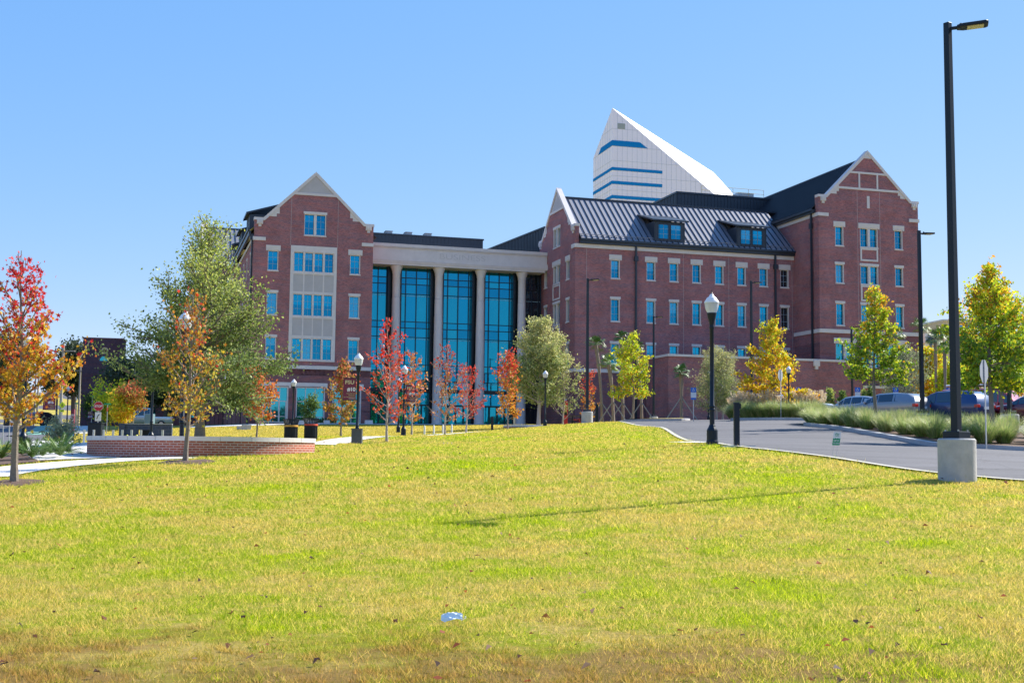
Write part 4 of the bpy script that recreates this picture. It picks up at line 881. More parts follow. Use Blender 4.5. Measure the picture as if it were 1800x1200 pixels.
def mulch_ring(px, py, Y, r):
    a = G(px, Y, py); mb = MB(); rg = random.Random(int(px)); n = 28; vs = [(0, 0, .05)]; 
    for ring, h in ((.6, .045), (1.0, -.02)):
        for k in range(n):
            t = 6.283*k/n; rr = r*ring*(1+rg.uniform(-.12, .12)); vs.append((rr*math.cos(t), rr*math.sin(t), h+rg.uniform(-.01, .02)+T(a.x+rr*math.cos(t), a.y+rr*math.sin(t))-a.z))
    fs = [(0, 1+k, 1+(k+1) % n) for k in range(n)]+[(1+k, 1+n+k, 1+n+(k+1) % n, 1+(k+1) % n) for k in range(n)]
    mb.add(vs, fs); o = mb.build('mulch', M_MULCH, smooth=True, kind='stuff', label='ring of dark mulch around a young tree trunk', cat='mulch'); o.location = a
mulch_ring(25, 850, 26, .75); mulch_ring(330, 812, 31, .8)
GT = 'young trees turning red and gold on the lawn'
tree('maple_tree', 'tall young maple at the left edge, scarlet on top and golden orange below', 25, 850, 26, 438, 178, 748, 'redgold', 3100, .046, 11, (32, 62), 'star', r0=.085, nb=34, sparse_top=.62, clump=.11, group=GT, sub=5)
tree('maple_tree', 'thin orange and gold maple in front of the curved brick wall', 327, 812, 31, 506, 120, 742, 'gold', 1300, .044, 13, (36, 66), 'star', r0=.065, nb=34, sparse_top=.72, clump=.12, group=GT, sub=5)
tree('oak_tree', 'large broad olive green oak rising behind the curved brick wall', 349, 767, 44, 372, 318, 712, 'olive', 34000, .047, 17, (12, 52), 'quad', bark=M_BARK, r0=.17, nb=70, prof='pyr', sparse_top=.72, clump=.24, sub=9, cover=.72)
tree('maple_tree', 'small orange red maple behind the trash cans', 451, 771, 60, 652, 68, 735, 'orange', 1700, .075, 19, (25, 60), r0=.05, nb=24, prof='round', clump=.16, group=GT)
tree('maple_tree', 'small bronze and olive tree left of the bannered lamp', 600, 769, 66, 630, 66, 742, 'bronze', 1500, .085, 23, (30, 66), r0=.055, nb=26, prof='cone', sparse_top=.3, clump=.15, group=GT)
tree('maple_tree', 'tallest bright red tree with pale bare branches before the glass front', 680, 775, 57, 556, 100, 738, 'red', 950, .07, 29, (38, 66), bark=M_BARKL, r0=.06, nb=32, prof='cone', clump=.12, group=GT, sub=5)
tree('maple_tree', 'orange pink thinly leaved tree right of the second bannered lamp', 723, 766, 76, 617, 58, 742, 'orange', 620, .085, 31, (38, 68), bark=M_BARKL, r0=.06, nb=26, prof='cone', clump=.12, group=GT)
tree('maple_tree', 'sparse dusky red tree in front of the middle columns', 783, 766, 68, 605, 76, 738, 'dusk', 700, .065, 37, (36, 68), bark=M_BARKL, r0=.055, nb=30, prof='cone', clump=.12, group=GT, sub=5)
tree('maple_tree', 'shorter crimson tree right of the sparse dusky red one', 820, 761, 76, 642, 66, 735, 'crimson', 800, .065, 41, (34, 66), bark=M_BARKL, r0=.055, nb=28, prof='cone', clump=.14, group=GT, sub=5)
tree('maple_tree', 'narrow tree, red at the tip and dense orange below, by the right columns', 892, 756, 84, 613, 50, 742, 'orangered', 1700, .08, 43, (34, 66), r0=.06, nb=28, prof='egg', clump=.17, group=GT)
tree('live_oak_tree', 'pale olive oak hiding the end of the colonnade', 948, 747, 97, 556, 112, 708, 'paleolive', 17000, .085, 47, (30, 58), bark=M_BARKL, r0=.16, nb=48, prof='cone', sparse_top=.35, clump=.33, sub=7)
tree('bare_tree', 'nearly bare grey tree beside the red call post', 990, 748, 97, 618, 70, 735, 'paleolive', 1500, .075, 53, (36, 66), bark=M_BARKL, r0=.07, nb=28, prof='egg', clump=.2)
tree('maple_tree', 'little orange tree behind the concrete lamp base', 1034, 748, 104, 657, 36, 735, 'orangered', 700, .08, 59, (40, 70), bark=M_BARKL, r0=.06, nb=22, prof='egg', clump=.15, group=GT)
tree('sycamore_tree', 'bright yellow green tree among the palms', 1113, 741, 90, 580, 86, 698, 'yellowgreen', 4200, .085, 61, (10, 56), r0=.09, nb=40, prof='pyr', clump=.17, sub=7, cover=.68, irr=.25)
tree('cypress_tree', 'feathery pale olive tree with two trunks beside the brick wall', 1265, 742, 90, 606, 72, 722, 'paleolive', 15000, .07, 67, (20, 55), bark=M_BARKL, r0=.08, nb=44, prof='egg', clump=.22, stems=2, shape='long', leafm=M_NEEDLE, sub=7)
tree('sycamore_tree', 'round yellow and orange tree behind the plumed grasses', 1361, 742, 76, 560, 146, 704, 'yellow', 6800, .085, 71, (4, 58), r0=.07, nb=40, prof='pyr', clump=.15, sub=7, cover=.66, irr=.25)
tree('sycamore_tree', 'green and yellow tree in front of the right gable', 1540, 752, 56, 498, 122, 672, 'greenyellow', 5400, .07, 73, (4, 58), r0=.09, nb=46, prof='pyr', sparse_top=.3, clump=.14, sub=8, cover=.64, irr=.28, group='trees along the hedge of tall grass')
tree('sycamore_tree', 'large green and yellow tree behind the stop sign at the right edge', 1743, 757, 45, 458, 176, 682, 'greenyellow', 10000, .066, 79, (4, 60), r0=.11, nb=56, prof='pyr', sparse_top=.35, clump=.16, sub=9, cover=.64, irr=.28, group='trees along the hedge of tall grass')
tree('sycamore_tree', 'second slimmer green and yellow tree just behind the one at the right edge', 1760, 748, 56, 500, 150, 680, 'greenyellow', 6000, .08, 83, (10, 55), r0=.09, nb=48, prof='egg', clump=.26, group='trees along the hedge of tall grass')
for i, (px, Y, top, wp_, lab) in enumerate(((1640, 118, 612, 70, 'yellow leaved tree left of the big lamp pole beyond the cars'), (1677, 112, 640, 60, 'greener yellow tree just left of the big lamp pole beyond the cars'), (1718, 122, 600, 80, 'golden tree behind the red van'), (1790, 126, 610, 90, 'golden tree at the right edge beyond the cars'))):
    tree('autumn_tree', lab, px, 742, Y, top, wp_, 705, 'yellow' if i != 1 else 'yellowgreen', 4200, .14, 90+i, (10, 55), r0=.1, nb=34, prof='egg', clump=.4, group='yellow trees beyond the parking lot', sub=5)
tree('olive_tree', 'grey green olive tree behind the parked cars by the brick gable', 1590, 745, 96, 612, 72, 715, 'silver', 8000, .08, 97, (20, 60), r0=.08, nb=40, prof='egg', clump=.3, shape='long', sub=6)
tree('potted_tree', 'small round green tree in front of the ground floor window', 545, 745, 116, 700, 34, 735, 'green', 1500, .09, 101, (10, 60), r0=.05, nb=22, prof='round', clump=.2)
GO = 'dark trees beyond the street'
tree('live_oak_tree', 'dark oak left of the brick tower with the round emblem', 128, 735, 175, 608, 44, 690, 'darkoak', 9000, .2, 103, (10, 60), bark=M_BARKD, r0=.5, nb=34, prof='round', clump=.8, group=GO, sub=6)
tree('live_oak_tree', 'dark spreading oak in front of the brick tower', 236, 738, 138, 650, 72, 696, 'darkoak', 15000, .16, 107, (5, 50), bark=M_BARKD, r0=.4, nb=44, prof='round', clump=.7, group=GO, sub=6)
tree('live_oak_tree', 'dark oak behind the maple at the left edge', 12, 735, 170, 596, 90, 700, 'darkoak', 9000, .2, 109, (10, 60), bark=M_BARKD, r0=.4, nb=34, prof='round', clump=.8, group=GO)
tree('live_oak_tree', 'dark oak behind the big olive green oak', 292, 745, 130, 640, 96, 712, 'darkoak', 10000, .16, 113, (5, 50), bark=M_BARKD, r0=.4, nb=38, prof='round', clump=.6, group=GO)
tree('live_oak_tree', 'smaller dark tree at the end of the climbing street', 96, 715, 330, 648, 40, 690, 'darkoak', 4000, .36, 115, (10, 60), bark=M_BARKD, r0=.4, nb=28, prof='round', clump=1.0, group=GO)
tree('maple_tree', 'small orange tree above the blue block wall', 233, 735, 108, 677, 56, 718, 'bronze', 2200, .11, 117, (12, 50), r0=.07, nb=24, prof='round', clump=.3)
for i, (px, Y, top, wp_, lab) in enumerate(((192, 112, 700, 50, 'yellow green shrub left of the blue block wall'), (216, 108, 703, 44, 'yellow flowering shrub above the blue block wall'), (155, 150, 700, 22, 'dark green shrub at the foot of the brick tower'))):
    tree('shrub', lab, px, 748, Y, top, wp_, 740, ('yellowgreen', 'yellow', 'green')[i], 3500, .10, 120+i, (20, 70), r0=.04, nb=26, prof='round', clump=.35, cat='shrub')
tree('shrub', 'wispy grey green shrub at the end of the plant bed', 108, 790, 41, 752, 62, 778, 'silver', 1600, .035, 127, (20, 65), r0=.02, nb=22, prof='round', clump=.12, cat='shrub')
for i, (px, top, wp_, lab) in enumerate(((1459, 683, 26, 'taller of two pointed evergreen shrubs by the brick wall'), (1481, 686, 24, 'right of two pointed evergreen shrubs by the brick wall'), (1521, 682, 14, 'slim evergreen shrub behind the silver sedan'), (1531, 676, 16, 'dark evergreen shrub behind the grey car'), (1413, 688, 6, 'thin evergreen sapling behind the white car'))):
    tree('evergreen_shrub', lab, px, 744, 88, top, wp_, 738, 'green' if i % 2 else 'olive', 1500 if i < 4 else 250, .075, 130+i, (30, 70), r0=.03, nb=24, prof='spire', clump=.12, cat='shrub', group='evergreen shrubs along the brick wall')
# trees standing behind the viewpoint, seen only mirrored in the low windows
rg0 = np.random.default_rng(9); Pm = []
for x0, y0, h0, w0 in ((34, -48, 11, 6), (52, -56, 14, 8), (70, -50, 10, 6), (84, -60, 15, 8), (104, -52, 12, 7), (124, -60, 14, 9), (146, -50, 11, 7)):
    q = rg0.normal(0, 1, (2600, 3)); q /= np.linalg.norm(q, axis=1)[:, None]; q *= rg0.random((2600, 1))**.4
    Pm.append(q*np.array([w0, w0, h0*.42])+np.array([x0, y0, h0*.62-2]))
V, kk = leafcloud(np.concatenate(Pm), .45, rg0); npmesh('background_trees', V, kk, M_LEAF, cols=np.array([(.05, .09, .03)])*(.6+.9*rg0.random((len(V)//kk, 1)))); tag(bpy.data.objects['background_trees'], 'row of dark trees mirrored in the low windows of the brick building', 'trees', kind='stuff')
# ---------------------------------------------------------------- palms
M_FROND = mat('palm_frond', (.07, .16, .035), .5, var=.3, vs_=1.5)
M_FRONDL = mat('palm_frond_light', (.16, .28, .07), .5, var=.3, vs_=1.5)
M_PTR = mat('palm_trunk_fibre', (.26, .20, .15), .95, var=.35, vs_=9, bump=.9, bs=18)
def palm(label, px, py, Y, cpy, crad, seed, lean=0, brace=True, light=False, group='sabal palms by the brick wall', cpx=None):
    rg = random.Random(seed); b = G(px, Y, py); k = Y/F_; H = (pix(b)[1]-cpy)*k; Rr = crad*k; root = empty('palm_tree', b, 0, label, 'palm', group)
    lean = ((cpx or px)-px)*k; mb = MB(); pts = [(lean*t*t, 0, H*t) for t in np.linspace(0, 1, 9)]; mb.tube(pts, [.115*(1.2 if i == 0 else 1)+(.035 if i > 5 else 0) for i in range(9)], 9); mb.build('trunk', M_PTR, root, smooth=True)
    f = MB(); c = Vector((lean, 0, H))
    for i in range(26):
        a = i*2.4; el = R(rg.uniform(-30, 75)); L = Rr*rg.uniform(.8, 1.15); d = Vector((math.cos(a)*math.cos(el), math.sin(a)*math.cos(el), math.sin(el))); side = d.cross(Vector((0, 0, 1))).normalized(); up = side.cross(d)
        h = c+d*L*.45
        f.tube([c, c+d*L*.25, h], .012, 4, False)
        for j in range(11):
            t = (j-5)/5*1.25; dd = (d*math.cos(t)+side*math.sin(t)); e = h+dd*L*.62*(1-.12*abs(t))-Vector((0, 0, L*.14*abs(t)+L*.10)); m_ = h+dd*L*.32+up*.02; ww = side.cross(dd)*.0+up.cross(dd).normalized()*.028
            f.add([h, m_+ww, e, m_-ww], [(0, 1, 2, 3)])
    f.build('crown', M_FRONDL if light else M_FROND, root)
    if brace:
        for a in (200, 320, 80):
            m2 = MB(); e = Vector((math.cos(R(a))*1.35, math.sin(R(a))*1.35, 0)); e.z = T(b.x+e.x, b.y+e.y)-b.z; m2.tube([e, (lean*.05, 0, 1.75)], .045, 5); m2.build('brace', M_WOOD, root)
    return root
palm('leaning palm just right of the lamp on the concrete base', 1058, 741, 100, 606, 22, 3, cpx=1047)
palm('short light green palm between the leaning palm and the yellow green tree', 1078, 741, 96, 640, 22, 5, light=True, cpx=1070)
palm('tall palm whose crown rises left of the yellow green tree', 1095, 741, 102, 592, 17, 7, cpx=1091)
palm('palm hidden mostly behind the yellow green tree', 1128, 741, 102, 610, 18, 9, cpx=1118)
palm('small lone palm with braces beside the blue parking sign', 1198, 741, 90, 655, 19, 11)
palm('light green palm in front of the brick gable block', 1577, 742, 108, 588, 19, 13, brace=False, light=True, group='tall palms beyond the parked cars')
palm('tallest palm seen right behind the second lamp pole', 1622, 742, 118, 575, 22, 15, brace=False, light=True, group='tall palms beyond the parked cars')
palm('palm with a bare brown trunk left of the tan building', 1647, 742, 112, 594, 20, 17, brace=False, light=False, group='tall palms beyond the parked cars')
palm('palm close left of the big lamp pole', 1659, 742, 120, 588, 20, 19, brace=False, light=False, group='tall palms beyond the parked cars')
palm('lower light green palm left of the big lamp pole', 1663, 742, 106, 612, 18, 21, brace=False, light=True, group='tall palms beyond the parked cars')
# ---------------------------------------------------------------- ornamental grass clumps
def clump_mesh(seed, h=1.0, plume=False):
    rg = np.random.default_rng(seed); n = 1100; a = rg.random(n)*6.283; sp = rg.random(n)**.6; r = .22*rg.random(n); L = h*(.45+.62*rg.random(n)); out = sp*L*.95
    V = np.empty((n*2, 4, 3)); bx = r*np.cos(a); by = r*np.sin(a); wd = .0035+.0035*rg.random(n); tx = -np.sin(a)*wd; ty = np.cos(a)*wd
    mx = bx+out*.5*np.cos(a); my = by+out*.5*np.sin(a); mz = L*(.66-.16*sp); ex = bx+out*np.cos(a); ey = by+out*np.sin(a); ez = L*(1.0-.55*sp**2)
    z = np.zeros(n)
    V[:n, 0] = np.c_[bx-tx, by-ty, z]; V[:n, 1] = np.c_[bx+tx, by+ty, z]; V[:n, 2] = np.c_[mx+tx, my+ty, mz]; V[:n, 3] = np.c_[mx-tx, my-ty, mz]
    V[n:, 0] = np.c_[mx-tx, my-ty, mz]; V[n:, 1] = np.c_[mx+tx, my+ty, mz]; V[n:, 2] = np.c_[ex+tx*.2, ey+ty*.2, ez]; V[n:, 3] = np.c_[ex-tx*.2, ey-ty*.2, ez]
    pal = np.array([(.28, .44, .11), (.36, .50, .13), (.48, .54, .20), (.60, .56, .28), (.18, .32, .08)]); C = pal[rg.integers(0, 5, n)]*(.8+.4*rg.random((n, 1)))
    return V.reshape(-1, 3), np.r_[C, C*.75+np.array([(.62, .52, .28)])*.25]
CL = []
for s in range(4):
    V, C = clump_mesh(200+s, 1.0); me_o = npmesh('grass_clump', V, 4, M_NEEDLE, cols=C); CL.append(me_o.data); bpy.data.objects.remove(me_o)
def plume_mesh(seed):
    rg = np.random.default_rng(seed); n = 60; P = []; C = []
    mb = MB()
    Vs = []
    for i in range(34):
        a = rg.random()*6.283; o = .38*rg.random(); h = 1.15+.35*rg.random(); b = np.array([o*.25*math.cos(a), o*.25*math.sin(a), .4]); e = np.array([o*math.cos(a), o*math.sin(a), h])
        mb.tube([b, e], .004, 3, False)
        for j in range(26): t = .68+.34*rg.random(); P.append(b+(e-b)*t+rg.normal(0, .016, 3))
    P = np.array(P); V, k = leafcloud(P, .045, rg, 'long', 1); C = np.array([(.84, .70, .50)])*(.75+.45*rg.random((len(P), 1))); return mb, V, C
PM = []
for s in range(2):
    mb, V, C = plume_mesh(300+s); o = npmesh('plume', V, 4, M_NEEDLE, cols=C); PM.append(o.data); bpy.data.objects.remove(o)
rr = random.Random(4); cnt = 0
def clump_at(x, y, s, lab, grp, pl=False, off=.15):
    o = bpy.data.objects.new('grass_clump', CL[rr.randrange(4)]); col.objects.link(o); o.location = (x, y, T(x, y)+off); o.rotation_euler = (0, 0, rr.uniform(0, 6.28)); o.scale = (s*rr.uniform(.95, 1.35), s*rr.uniform(.95, 1.35), s*rr.uniform(.78, 1.12)); tag(o, lab, 'ornamental grass', grp)
    if pl: p = bpy.data.objects.new('plume', PM[rr.randrange(2)]); col.objects.link(p); p.parent = o
def between(e, bk, u, v):
    i = u*(len(e)-1); i0 = min(int(i), len(e)-2); a = Vector(e[i0]).lerp(Vector(e[i0+1]), i-i0); j = u*(len(bk)-1); j0 = min(int(j), len(bk)-2); b = Vector(bk[j0]).lerp(Vector(bk[j0+1]), j-j0); return a.lerp(b, v)
bk = back[::-1]; bk = [bk[0]]+bk[1:]
for row, (v, n) in enumerate(((.20, 15), (.42, 17), (.62, 18), (.82, 17))):
    for i in range(n):
        u = (i+.3+.4*rr.random()+(row % 2)*.5)/n; u = min(u, .97); p = between(kin, bk, u, v+rr.uniform(-.05, .05)); clump_at(p.x, p.y, (.98, .84, .86, .88)[row], ('tuft of tall green grass in the mulch along the kerb', 'tuft of tall green grass in the row behind the kerb', 'tuft of tall green grass deep in the hedge', 'tuft of tall green grass right in front of the parked cars')[row], ('first', 'second', 'third', 'last')[row]+' row of tall grass tufts in the bed')
bA = offset_in(fk, .3)
for row, (v, n) in enumerate(((.14, 15), (.42, 15), (.72, 14))):
    for i in range(n):
        u = min(.985, (i+.3+.4*rr.random())/n); e = between(bA, gxy([(1284, 79), (1330, 80), (1390, 80), (1448, 79)]), u, v); clump_at(e.x, e.y, 1.05, ('tuft of green grass at the edge of the far kerb', 'tuft of plumed grass below the yellow tree', 'tuft of plumed grass in front of the white car')[row], ('front', 'middle', 'rear')[row]+' row of the plumed grass bed', pl=row > 0)
# ---------------------------------------------------------------- plants in the bed at the lower left
sheet('planting_bed', bedL, M_MULCH, .04, .6, kind='structure')
M_CYC = mat('cycad_leaf', (.12, .22, .03), .45, var=.3, vs_=2)
def cycad(x, y, s, label, seed):
    rg = random.Random(seed); mb = MB()
    for i in range(26):
        a = i*2.4; el = R(rg.uniform(18, 72)); L = rg.uniform(.75, 1.05); d = Vector((math.cos(a), math.sin(a), 0)); pts = [Vector((0, 0, .05))+d*L*math.cos(el)*t+Vector((0, 0, L*math.sin(el)*t-.28*L*t*t)) for t in np.linspace(0, 1, 7)]
        sd_ = Vector((-d.y, d.x, 0)); mb.tube(pts, .008, 4, False)
        for j in range(1, 7):
            p = pts[j]; dr = (pts[j]-pts[j-1]).normalized()
            for h in (0, .5):
                q = p-(pts[j]-pts[j-1])*h
                for s_ in (1, -1):
                    e = q+sd_*s_*.16*(1.1-j/9)+dr*.10+Vector((0, 0, .03)); w_ = dr*.018; mb.add([q-w_, q+w_, e], [(0, 1, 2)])
    o = mb.build('cycad_plant', M_CYC, label=label, cat='plant', group='coontie plants in the lower left bed'); o.location = (x, y, T(x, y)+.04); o.scale = (s, s, s)
for i, (px, Y, s, lab) in enumerate(((3, 33.5, .75, 'fern like plant at the very left edge of the bed'), (38, 35.6, .8, 'fern like plant behind the maple trunk'), (56, 33.6, .8, 'largest fern like plant right of the maple trunk'), (88, 36.0, .75, 'fern like plant behind the large one in the bed'), (105, 34.4, .95, 'fern like plant at the right end of the bed by the path'), (120, 36.4, .55, 'small fern like plant at the tip of the bed'), (75, 34.8, .6, 'small fern like plant in the middle of the bed'))):
    g = G(px, Y); cycad(g.x, g.y, s, lab, i)
for i, px in enumerate((355, 378, 400, 435)):
    g = G(px, 40+i*.5); cycad(g.x, g.y, .35, 'low sprouting plant behind the curved brick wall', 40+i)
# ================================================================ street furniture
M_GLOBE = mat('frosted_globe_top', (.80, .80, .80), .35, spec=.6, var=.03)
m = bpy.data.materials.new('clear_refractor'); m.use_nodes = True; nt = m.node_tree; b = nt.nodes['Principled BSDF']; b.inputs['Base Color'].default_value = (.82, .84, .86, 1); b.inputs['Roughness'].default_value = .25; b.inputs['Transmission Weight'].default_value = .35; b.inputs['IOR'].default_value = 1.2; M_REFR = m
def acorn(label, px, py, Y, group='black acorn street lamps', rz=0):
    g = G(px, Y, py); root = empty('street_lamp', g, rz, label, 'street lamp', group)
    mb = MB(); mb.lathe([(.165, -.1), (.165, .10), (.15, .14), (.15, .40), (.135, .44), (.10, .50), (.075, .56)], 12); mb.build('base', M_DARK, root, bevel=.008)
    mb = MB(); mb.lathe([(.068, .5), (.066, .93), (.085, .95), (.085, .99), (.07, 1.01), (.085, 1.03), (.085, 1.07), (.062, 1.10), (.055, 3.18), (.07, 3.2), (.07, 3.26), (.06, 3.3)], 14); mb.build('pole', M_DARK, root, smooth=True)
    mb = MB(); mb.lathe([(.062, 3.29), (.075, 3.38), (.11, 3.5), (.135, 3.6), (.135, 3.63)], 14); mb.build('lamp_holder', M_DARK, root, smooth=True)
    mb = MB(); mb.lathe([(.12, 3.63), (.165, 3.72), (.19, 3.84), (.195, 3.90)], 20); mb.build('globe', M_REFR, root, smooth=True)
    mb = MB(); mb.lathe([(.205, 3.90), (.205, 3.925), (.185, 3.97), (.15, 4.01), (.145, 4.03), (.115, 4.06), (.075, 4.085), (.07, 4.10), (.05, 4.14), (.02, 4.16)], 20); o = mb.build('dome', M_GLOBE, root, smooth=True)
    mb = MB(); mb.lathe([(.022, 4.155), (.03, 4.175), (.01, 4.20), (.006, 4.27)], 8); mb.build('finial', M_DARK, o)
    return root
M_MAR = mat('maroon_banner', (.16, .022, .05), .75, var=.05); M_GOLD = mat('gold_print', (.60, .48, .26), .7); M_WPR = mat('white_print', (.7, .7, .7), .7)
def banner(root, side, z0, z1, wd):
    c = side*(.09+wd/2); mb = MB(); mb.box(c-wd/2, c+wd/2, -.006, .006, z0, z1); b = mb.build('banner', M_MAR, root)
    mb = MB(); mb.box(min(0, side*(wd+.1)), max(0, side*(wd+.1)), -.014, .014, z1, z1+.03); mb.box(min(0, side*(wd+.1)), max(0, side*(wd+.1)), -.014, .014, z0-.03, z0); mb.build('banner_arm', M_DARK, root)
    h = z1-z0
    text('FSU', h*.24, M_GOLD, b, (c, -.012, z0+h*.81), sx=wd/h*1.9, bold=.006)
    text('#10', h*.24, M_WPR, b, (c+wd*.14, -.012, z0+h*.475), sx=1.0, bold=.008)
    for i, s in enumerate(('COLLEGE OF', 'BUSINESS', 'IN THE NATION')): text(s, h*.075, M_GOLD, b, (c+wd*.42, -.012, z0+h*(.29-.085*i)), align='RIGHT', sx=.92)
    mb = MB(); mb.box(c-wd*.05, c+wd*.42, -.009, -.0065, z0+h*.045, z0+h*.06); mb.build('underline', M_WPR, b)
l = acorn('black acorn lamp with a clear globe beside the right driveway', 1252, 781, 34)
acorn('black acorn lamp half hidden by the thin gold maple at the brick wall', 318, 804, 35.5)
l = acorn('bannered acorn lamp with a grey box round its foot, right of the brick wall', 627, 796, 53); banner(l, -1, 2.17, 3.08, .54)
mb = MB(); mb.box(-.22, .22, -.18, .18, -.1, .92); mb.box(-.235, .235, -.195, .195, .9, .94); mb.build('base_cover', mat('grey_box', (.05, .055, .05), .7, var=.3, vs_=6), l)
l = acorn('black acorn lamp with a maroon banner on its right side before the glass front', 709, 766, 73); banner(l, 1, 2.05, 2.98, .58)
acorn('farther lamp close left of the second bannered lamp', 700, 760, 95)
acorn('black lamp in front of the pale olive oak', 958, 751, 91)
acorn('black lamp rising behind the left trash can', 514, 768, 91)
acorn('distant lamp hidden behind the near driveway lamp', 1246, 742, 100)
l = acorn('lamp with its white globe in front of the round yellow tree', 1387, 741, 73.0); l.scale = (.76, .76, .76)
acorn('lamp post rising into the big oak behind the brick wall', 265, 779, 62)
acorn('lamp post behind the maple at the left edge', 40, 787, 45)
l = acorn('lamp with a maroon banner left of the yellow pedestrian sign', 97, 778, 75); banner(l, -1, 2.0, 2.9, .75)
acorn('lamp right of the yellow pedestrian sign', 117, 757, 118)
acorn('small distant lamp left of the stop sign', 165.5, 749, 165)
# tall area lights on square poles
def area_light(label, px, py, Y, H, conc, side, rz=R(35), pw=.062, cr=.37, L=.74):
    g = G(px, Y, py); root = empty('area_light', g, rz, label, 'lamp post', 'tall black parking lot lights')
    mb = MB(); mb.lathe([(cr, -.3), (cr, conc-.03), (cr-.03, conc)], 28); mb.build('concrete_base', M_CONC, root, smooth=True)
    mb = MB(); mb.box(-.19, .19, -.19, .19, conc, conc+.14); mb.build('base_cover', M_DARK, root, bevel=.012)
    mb = MB()
    for bx_, by_ in ((-.15, -.15), (.15, -.15), (.15, .15), (-.15, .15)): mb.lathe([(.018, conc+.14), (.018, conc+.175)], 6, (bx_, by_))
    mb.build('anchor_bolt', M_GALV, root)
    mb = MB(); w2 = pw*1.25
    mb.add([(-w2, -w2, conc), (w2, -w2, conc), (w2, w2, conc), (-w2, w2, conc), (-pw, -pw, H), (pw, -pw, H), (pw, pw, H), (-pw, pw, H)], [(0, 1, 5, 4), (1, 2, 6, 5), (2, 3, 7, 6), (3, 0, 4, 7), (4, 5, 6, 7), (0, 3, 2, 1)])
    mb.build('pole', M_DARK, root, bevel=.008)
    mb = MB(); mb.box(w2-.02, w2+.03, -.05, .05, conc+.62, conc+.82); mb.build('hand_hole_cover', M_DARK, root, bevel=.01)
    hd = empty('head_pivot', (0, 0, 0)); hd.parent = root; bpy.data.objects.remove(hd)
    a = -rz+(0 if side > 0 else math.pi)+R(-18 if side > 0 else 200); ca, sa = math.cos(a), math.sin(a)
    tfm = lambda p: (p[0]*ca-p[1]*sa, p[0]*sa+p[1]*ca, p[2]+p[0]*.05)
    mb = MB(tfm); z = H-.13; mb.box(.05, .2, -.035, .035, z-.03, z+.03)
    mb.prism([(.18, -.09, z-.03), (.3, -.16, z-.03), (L, -.17, z-.03), (L+.05, -.12, z-.03), (L+.05, .12, z-.03), (L, .17, z-.03), (.3, .16, z-.03), (.18, .09, z-.03)], (0, 0, .065)); hd = mb.build('lamp_head', M_DARK, root, bevel=.012)
    mb = MB(tfm); mb.box(L-.36, L-.04, -.11, .11, z-.045, z-.031); mb.build('led_panel', mat('led_panel', (.62, .58, .42), .4, var=.2, vs_=30), hd)
    mb = MB(tfm); mb.lathe([(.035, z+.03), (.035, z+.07), (.01, z+.09)], 10, (.26, 0)); mb.build('sensor', M_DARK, hd)
area_light('nearest tall black lamp pole on a round concrete base at the right', 1683, 845, 25, 9.42, .84, 1)
area_light('tall black lamp pole with its head turned left rising from the tall grass', 1622, 748, 55, 9.0, .8, -1, R(20))
area_light('tall lamp pole on a concrete base at the crest of the lawn', 1032, 744, 80, 9.4, .75, 1)
area_light('lamp pole at the corner of the terrace wall', 1149, 741, 108, 9.4, .6, 1)
area_light('lamp pole behind the round yellow tree', 1322, 742, 84, 9.5, .75, -1)
area_light('lamp pole left of the green and yellow tree before the gable block', 1499, 742, 112, 9.0, .7, 1)
area_light('distant lamp pole just right of the nearest pole', 1691, 742, 118, 8.3, .7, 1)
area_light('slim distant lamp pole with a concrete base by the brick tower', 193.5, 755, 172, 9.4, .7, 1)
area_light('slim distant lamp pole left of the stop sign', 160, 750, 190, 8.6, .3, 1)
area_light('short lamp post on a pale block behind the right hand tree', 1776, 745, 52, 2.4, .9, -1)
# signs
M_SIGNW = mat('sign_white', (.7, .7, .7), .5, var=.04); M_BLUE = mat('sign_blue', (.02, .14, .55), .5, var=.04); M_RED = mat('sign_red', (.45, .01, .02), .45, var=.04)
M_SGREEN = mat('sign_green', (.0, .28, .12), .5, var=.05); M_YG = mat('sign_yellow_green', (.62, .80, .02), .5, var=.03); M_BLK = mat('sign_black', (.01, .01, .01), .6)
def hc_sign(label, px, py, Y, h=2.15):
    g = G(px, Y, py); r_ = empty('parking_sign', g, 0, label, 'parking sign', 'blue disabled parking signs')
    mb = MB(); mb.tube([(0, 0, -.1), (0, 0, h-.1)], .028, 8); mb.build('post', M_GALV, r_)
    mb = MB(); mb.box(-.17, .17, -.045, -.03, h-.62, h-.30); mb.build('plate', M_SIGNW, r_, bevel=.004)
    mb = MB(); mb.box(-.17, .17, -.046, -.03, h-.29, h); b = mb.build('symbol_plate', M_BLUE, r_)
    mb = MB(); q = h-.145; mb.tf = lambda p: (p[0], -.05+p[1]*.2, p[2])
    mb.tube([(-.02, 0, q+.085), (-.02, 0, q+.02), (.03, 0, q+.015), (.055, 0, q-.06), (.08, 0, q-.055)], .013, 5); mb.tube([(-.02, 0, q+.05), (.04, 0, q+.05)], .011, 5)
    mb.tube([(-.02+.058*math.cos(R(t)), 0, q-.03+.058*math.sin(R(t))) for t in range(110, 390, 30)], .010, 5); mb.tube([(-.02, 0, q+.10), (-.02, 0, q+.125)], .02, 6); mb.build('wheelchair_symbol', M_SIGNW, b)
    mb = MB(); mb.box(-.16, .16, -.046, -.03, h-.74, h-.63); mb.build('lower_plate', M_BLUE, r_)
hc_sign('blue and white parking sign standing alone right of the small palm', 1219, 742, 76, 2.1)
hc_sign('blue parking sign left of the round yellow tree trunk', 1334, 742, 80)
hc_sign('blue parking sign above the white car', 1404, 742, 80)
hc_sign('blue parking sign above the silver sedan', 1508, 742, 79)
hc_sign('blue parking sign above the roof of the grey car', 1575, 742, 78.5)
hc_sign('blue parking sign above the blue car', 1669, 742, 78)
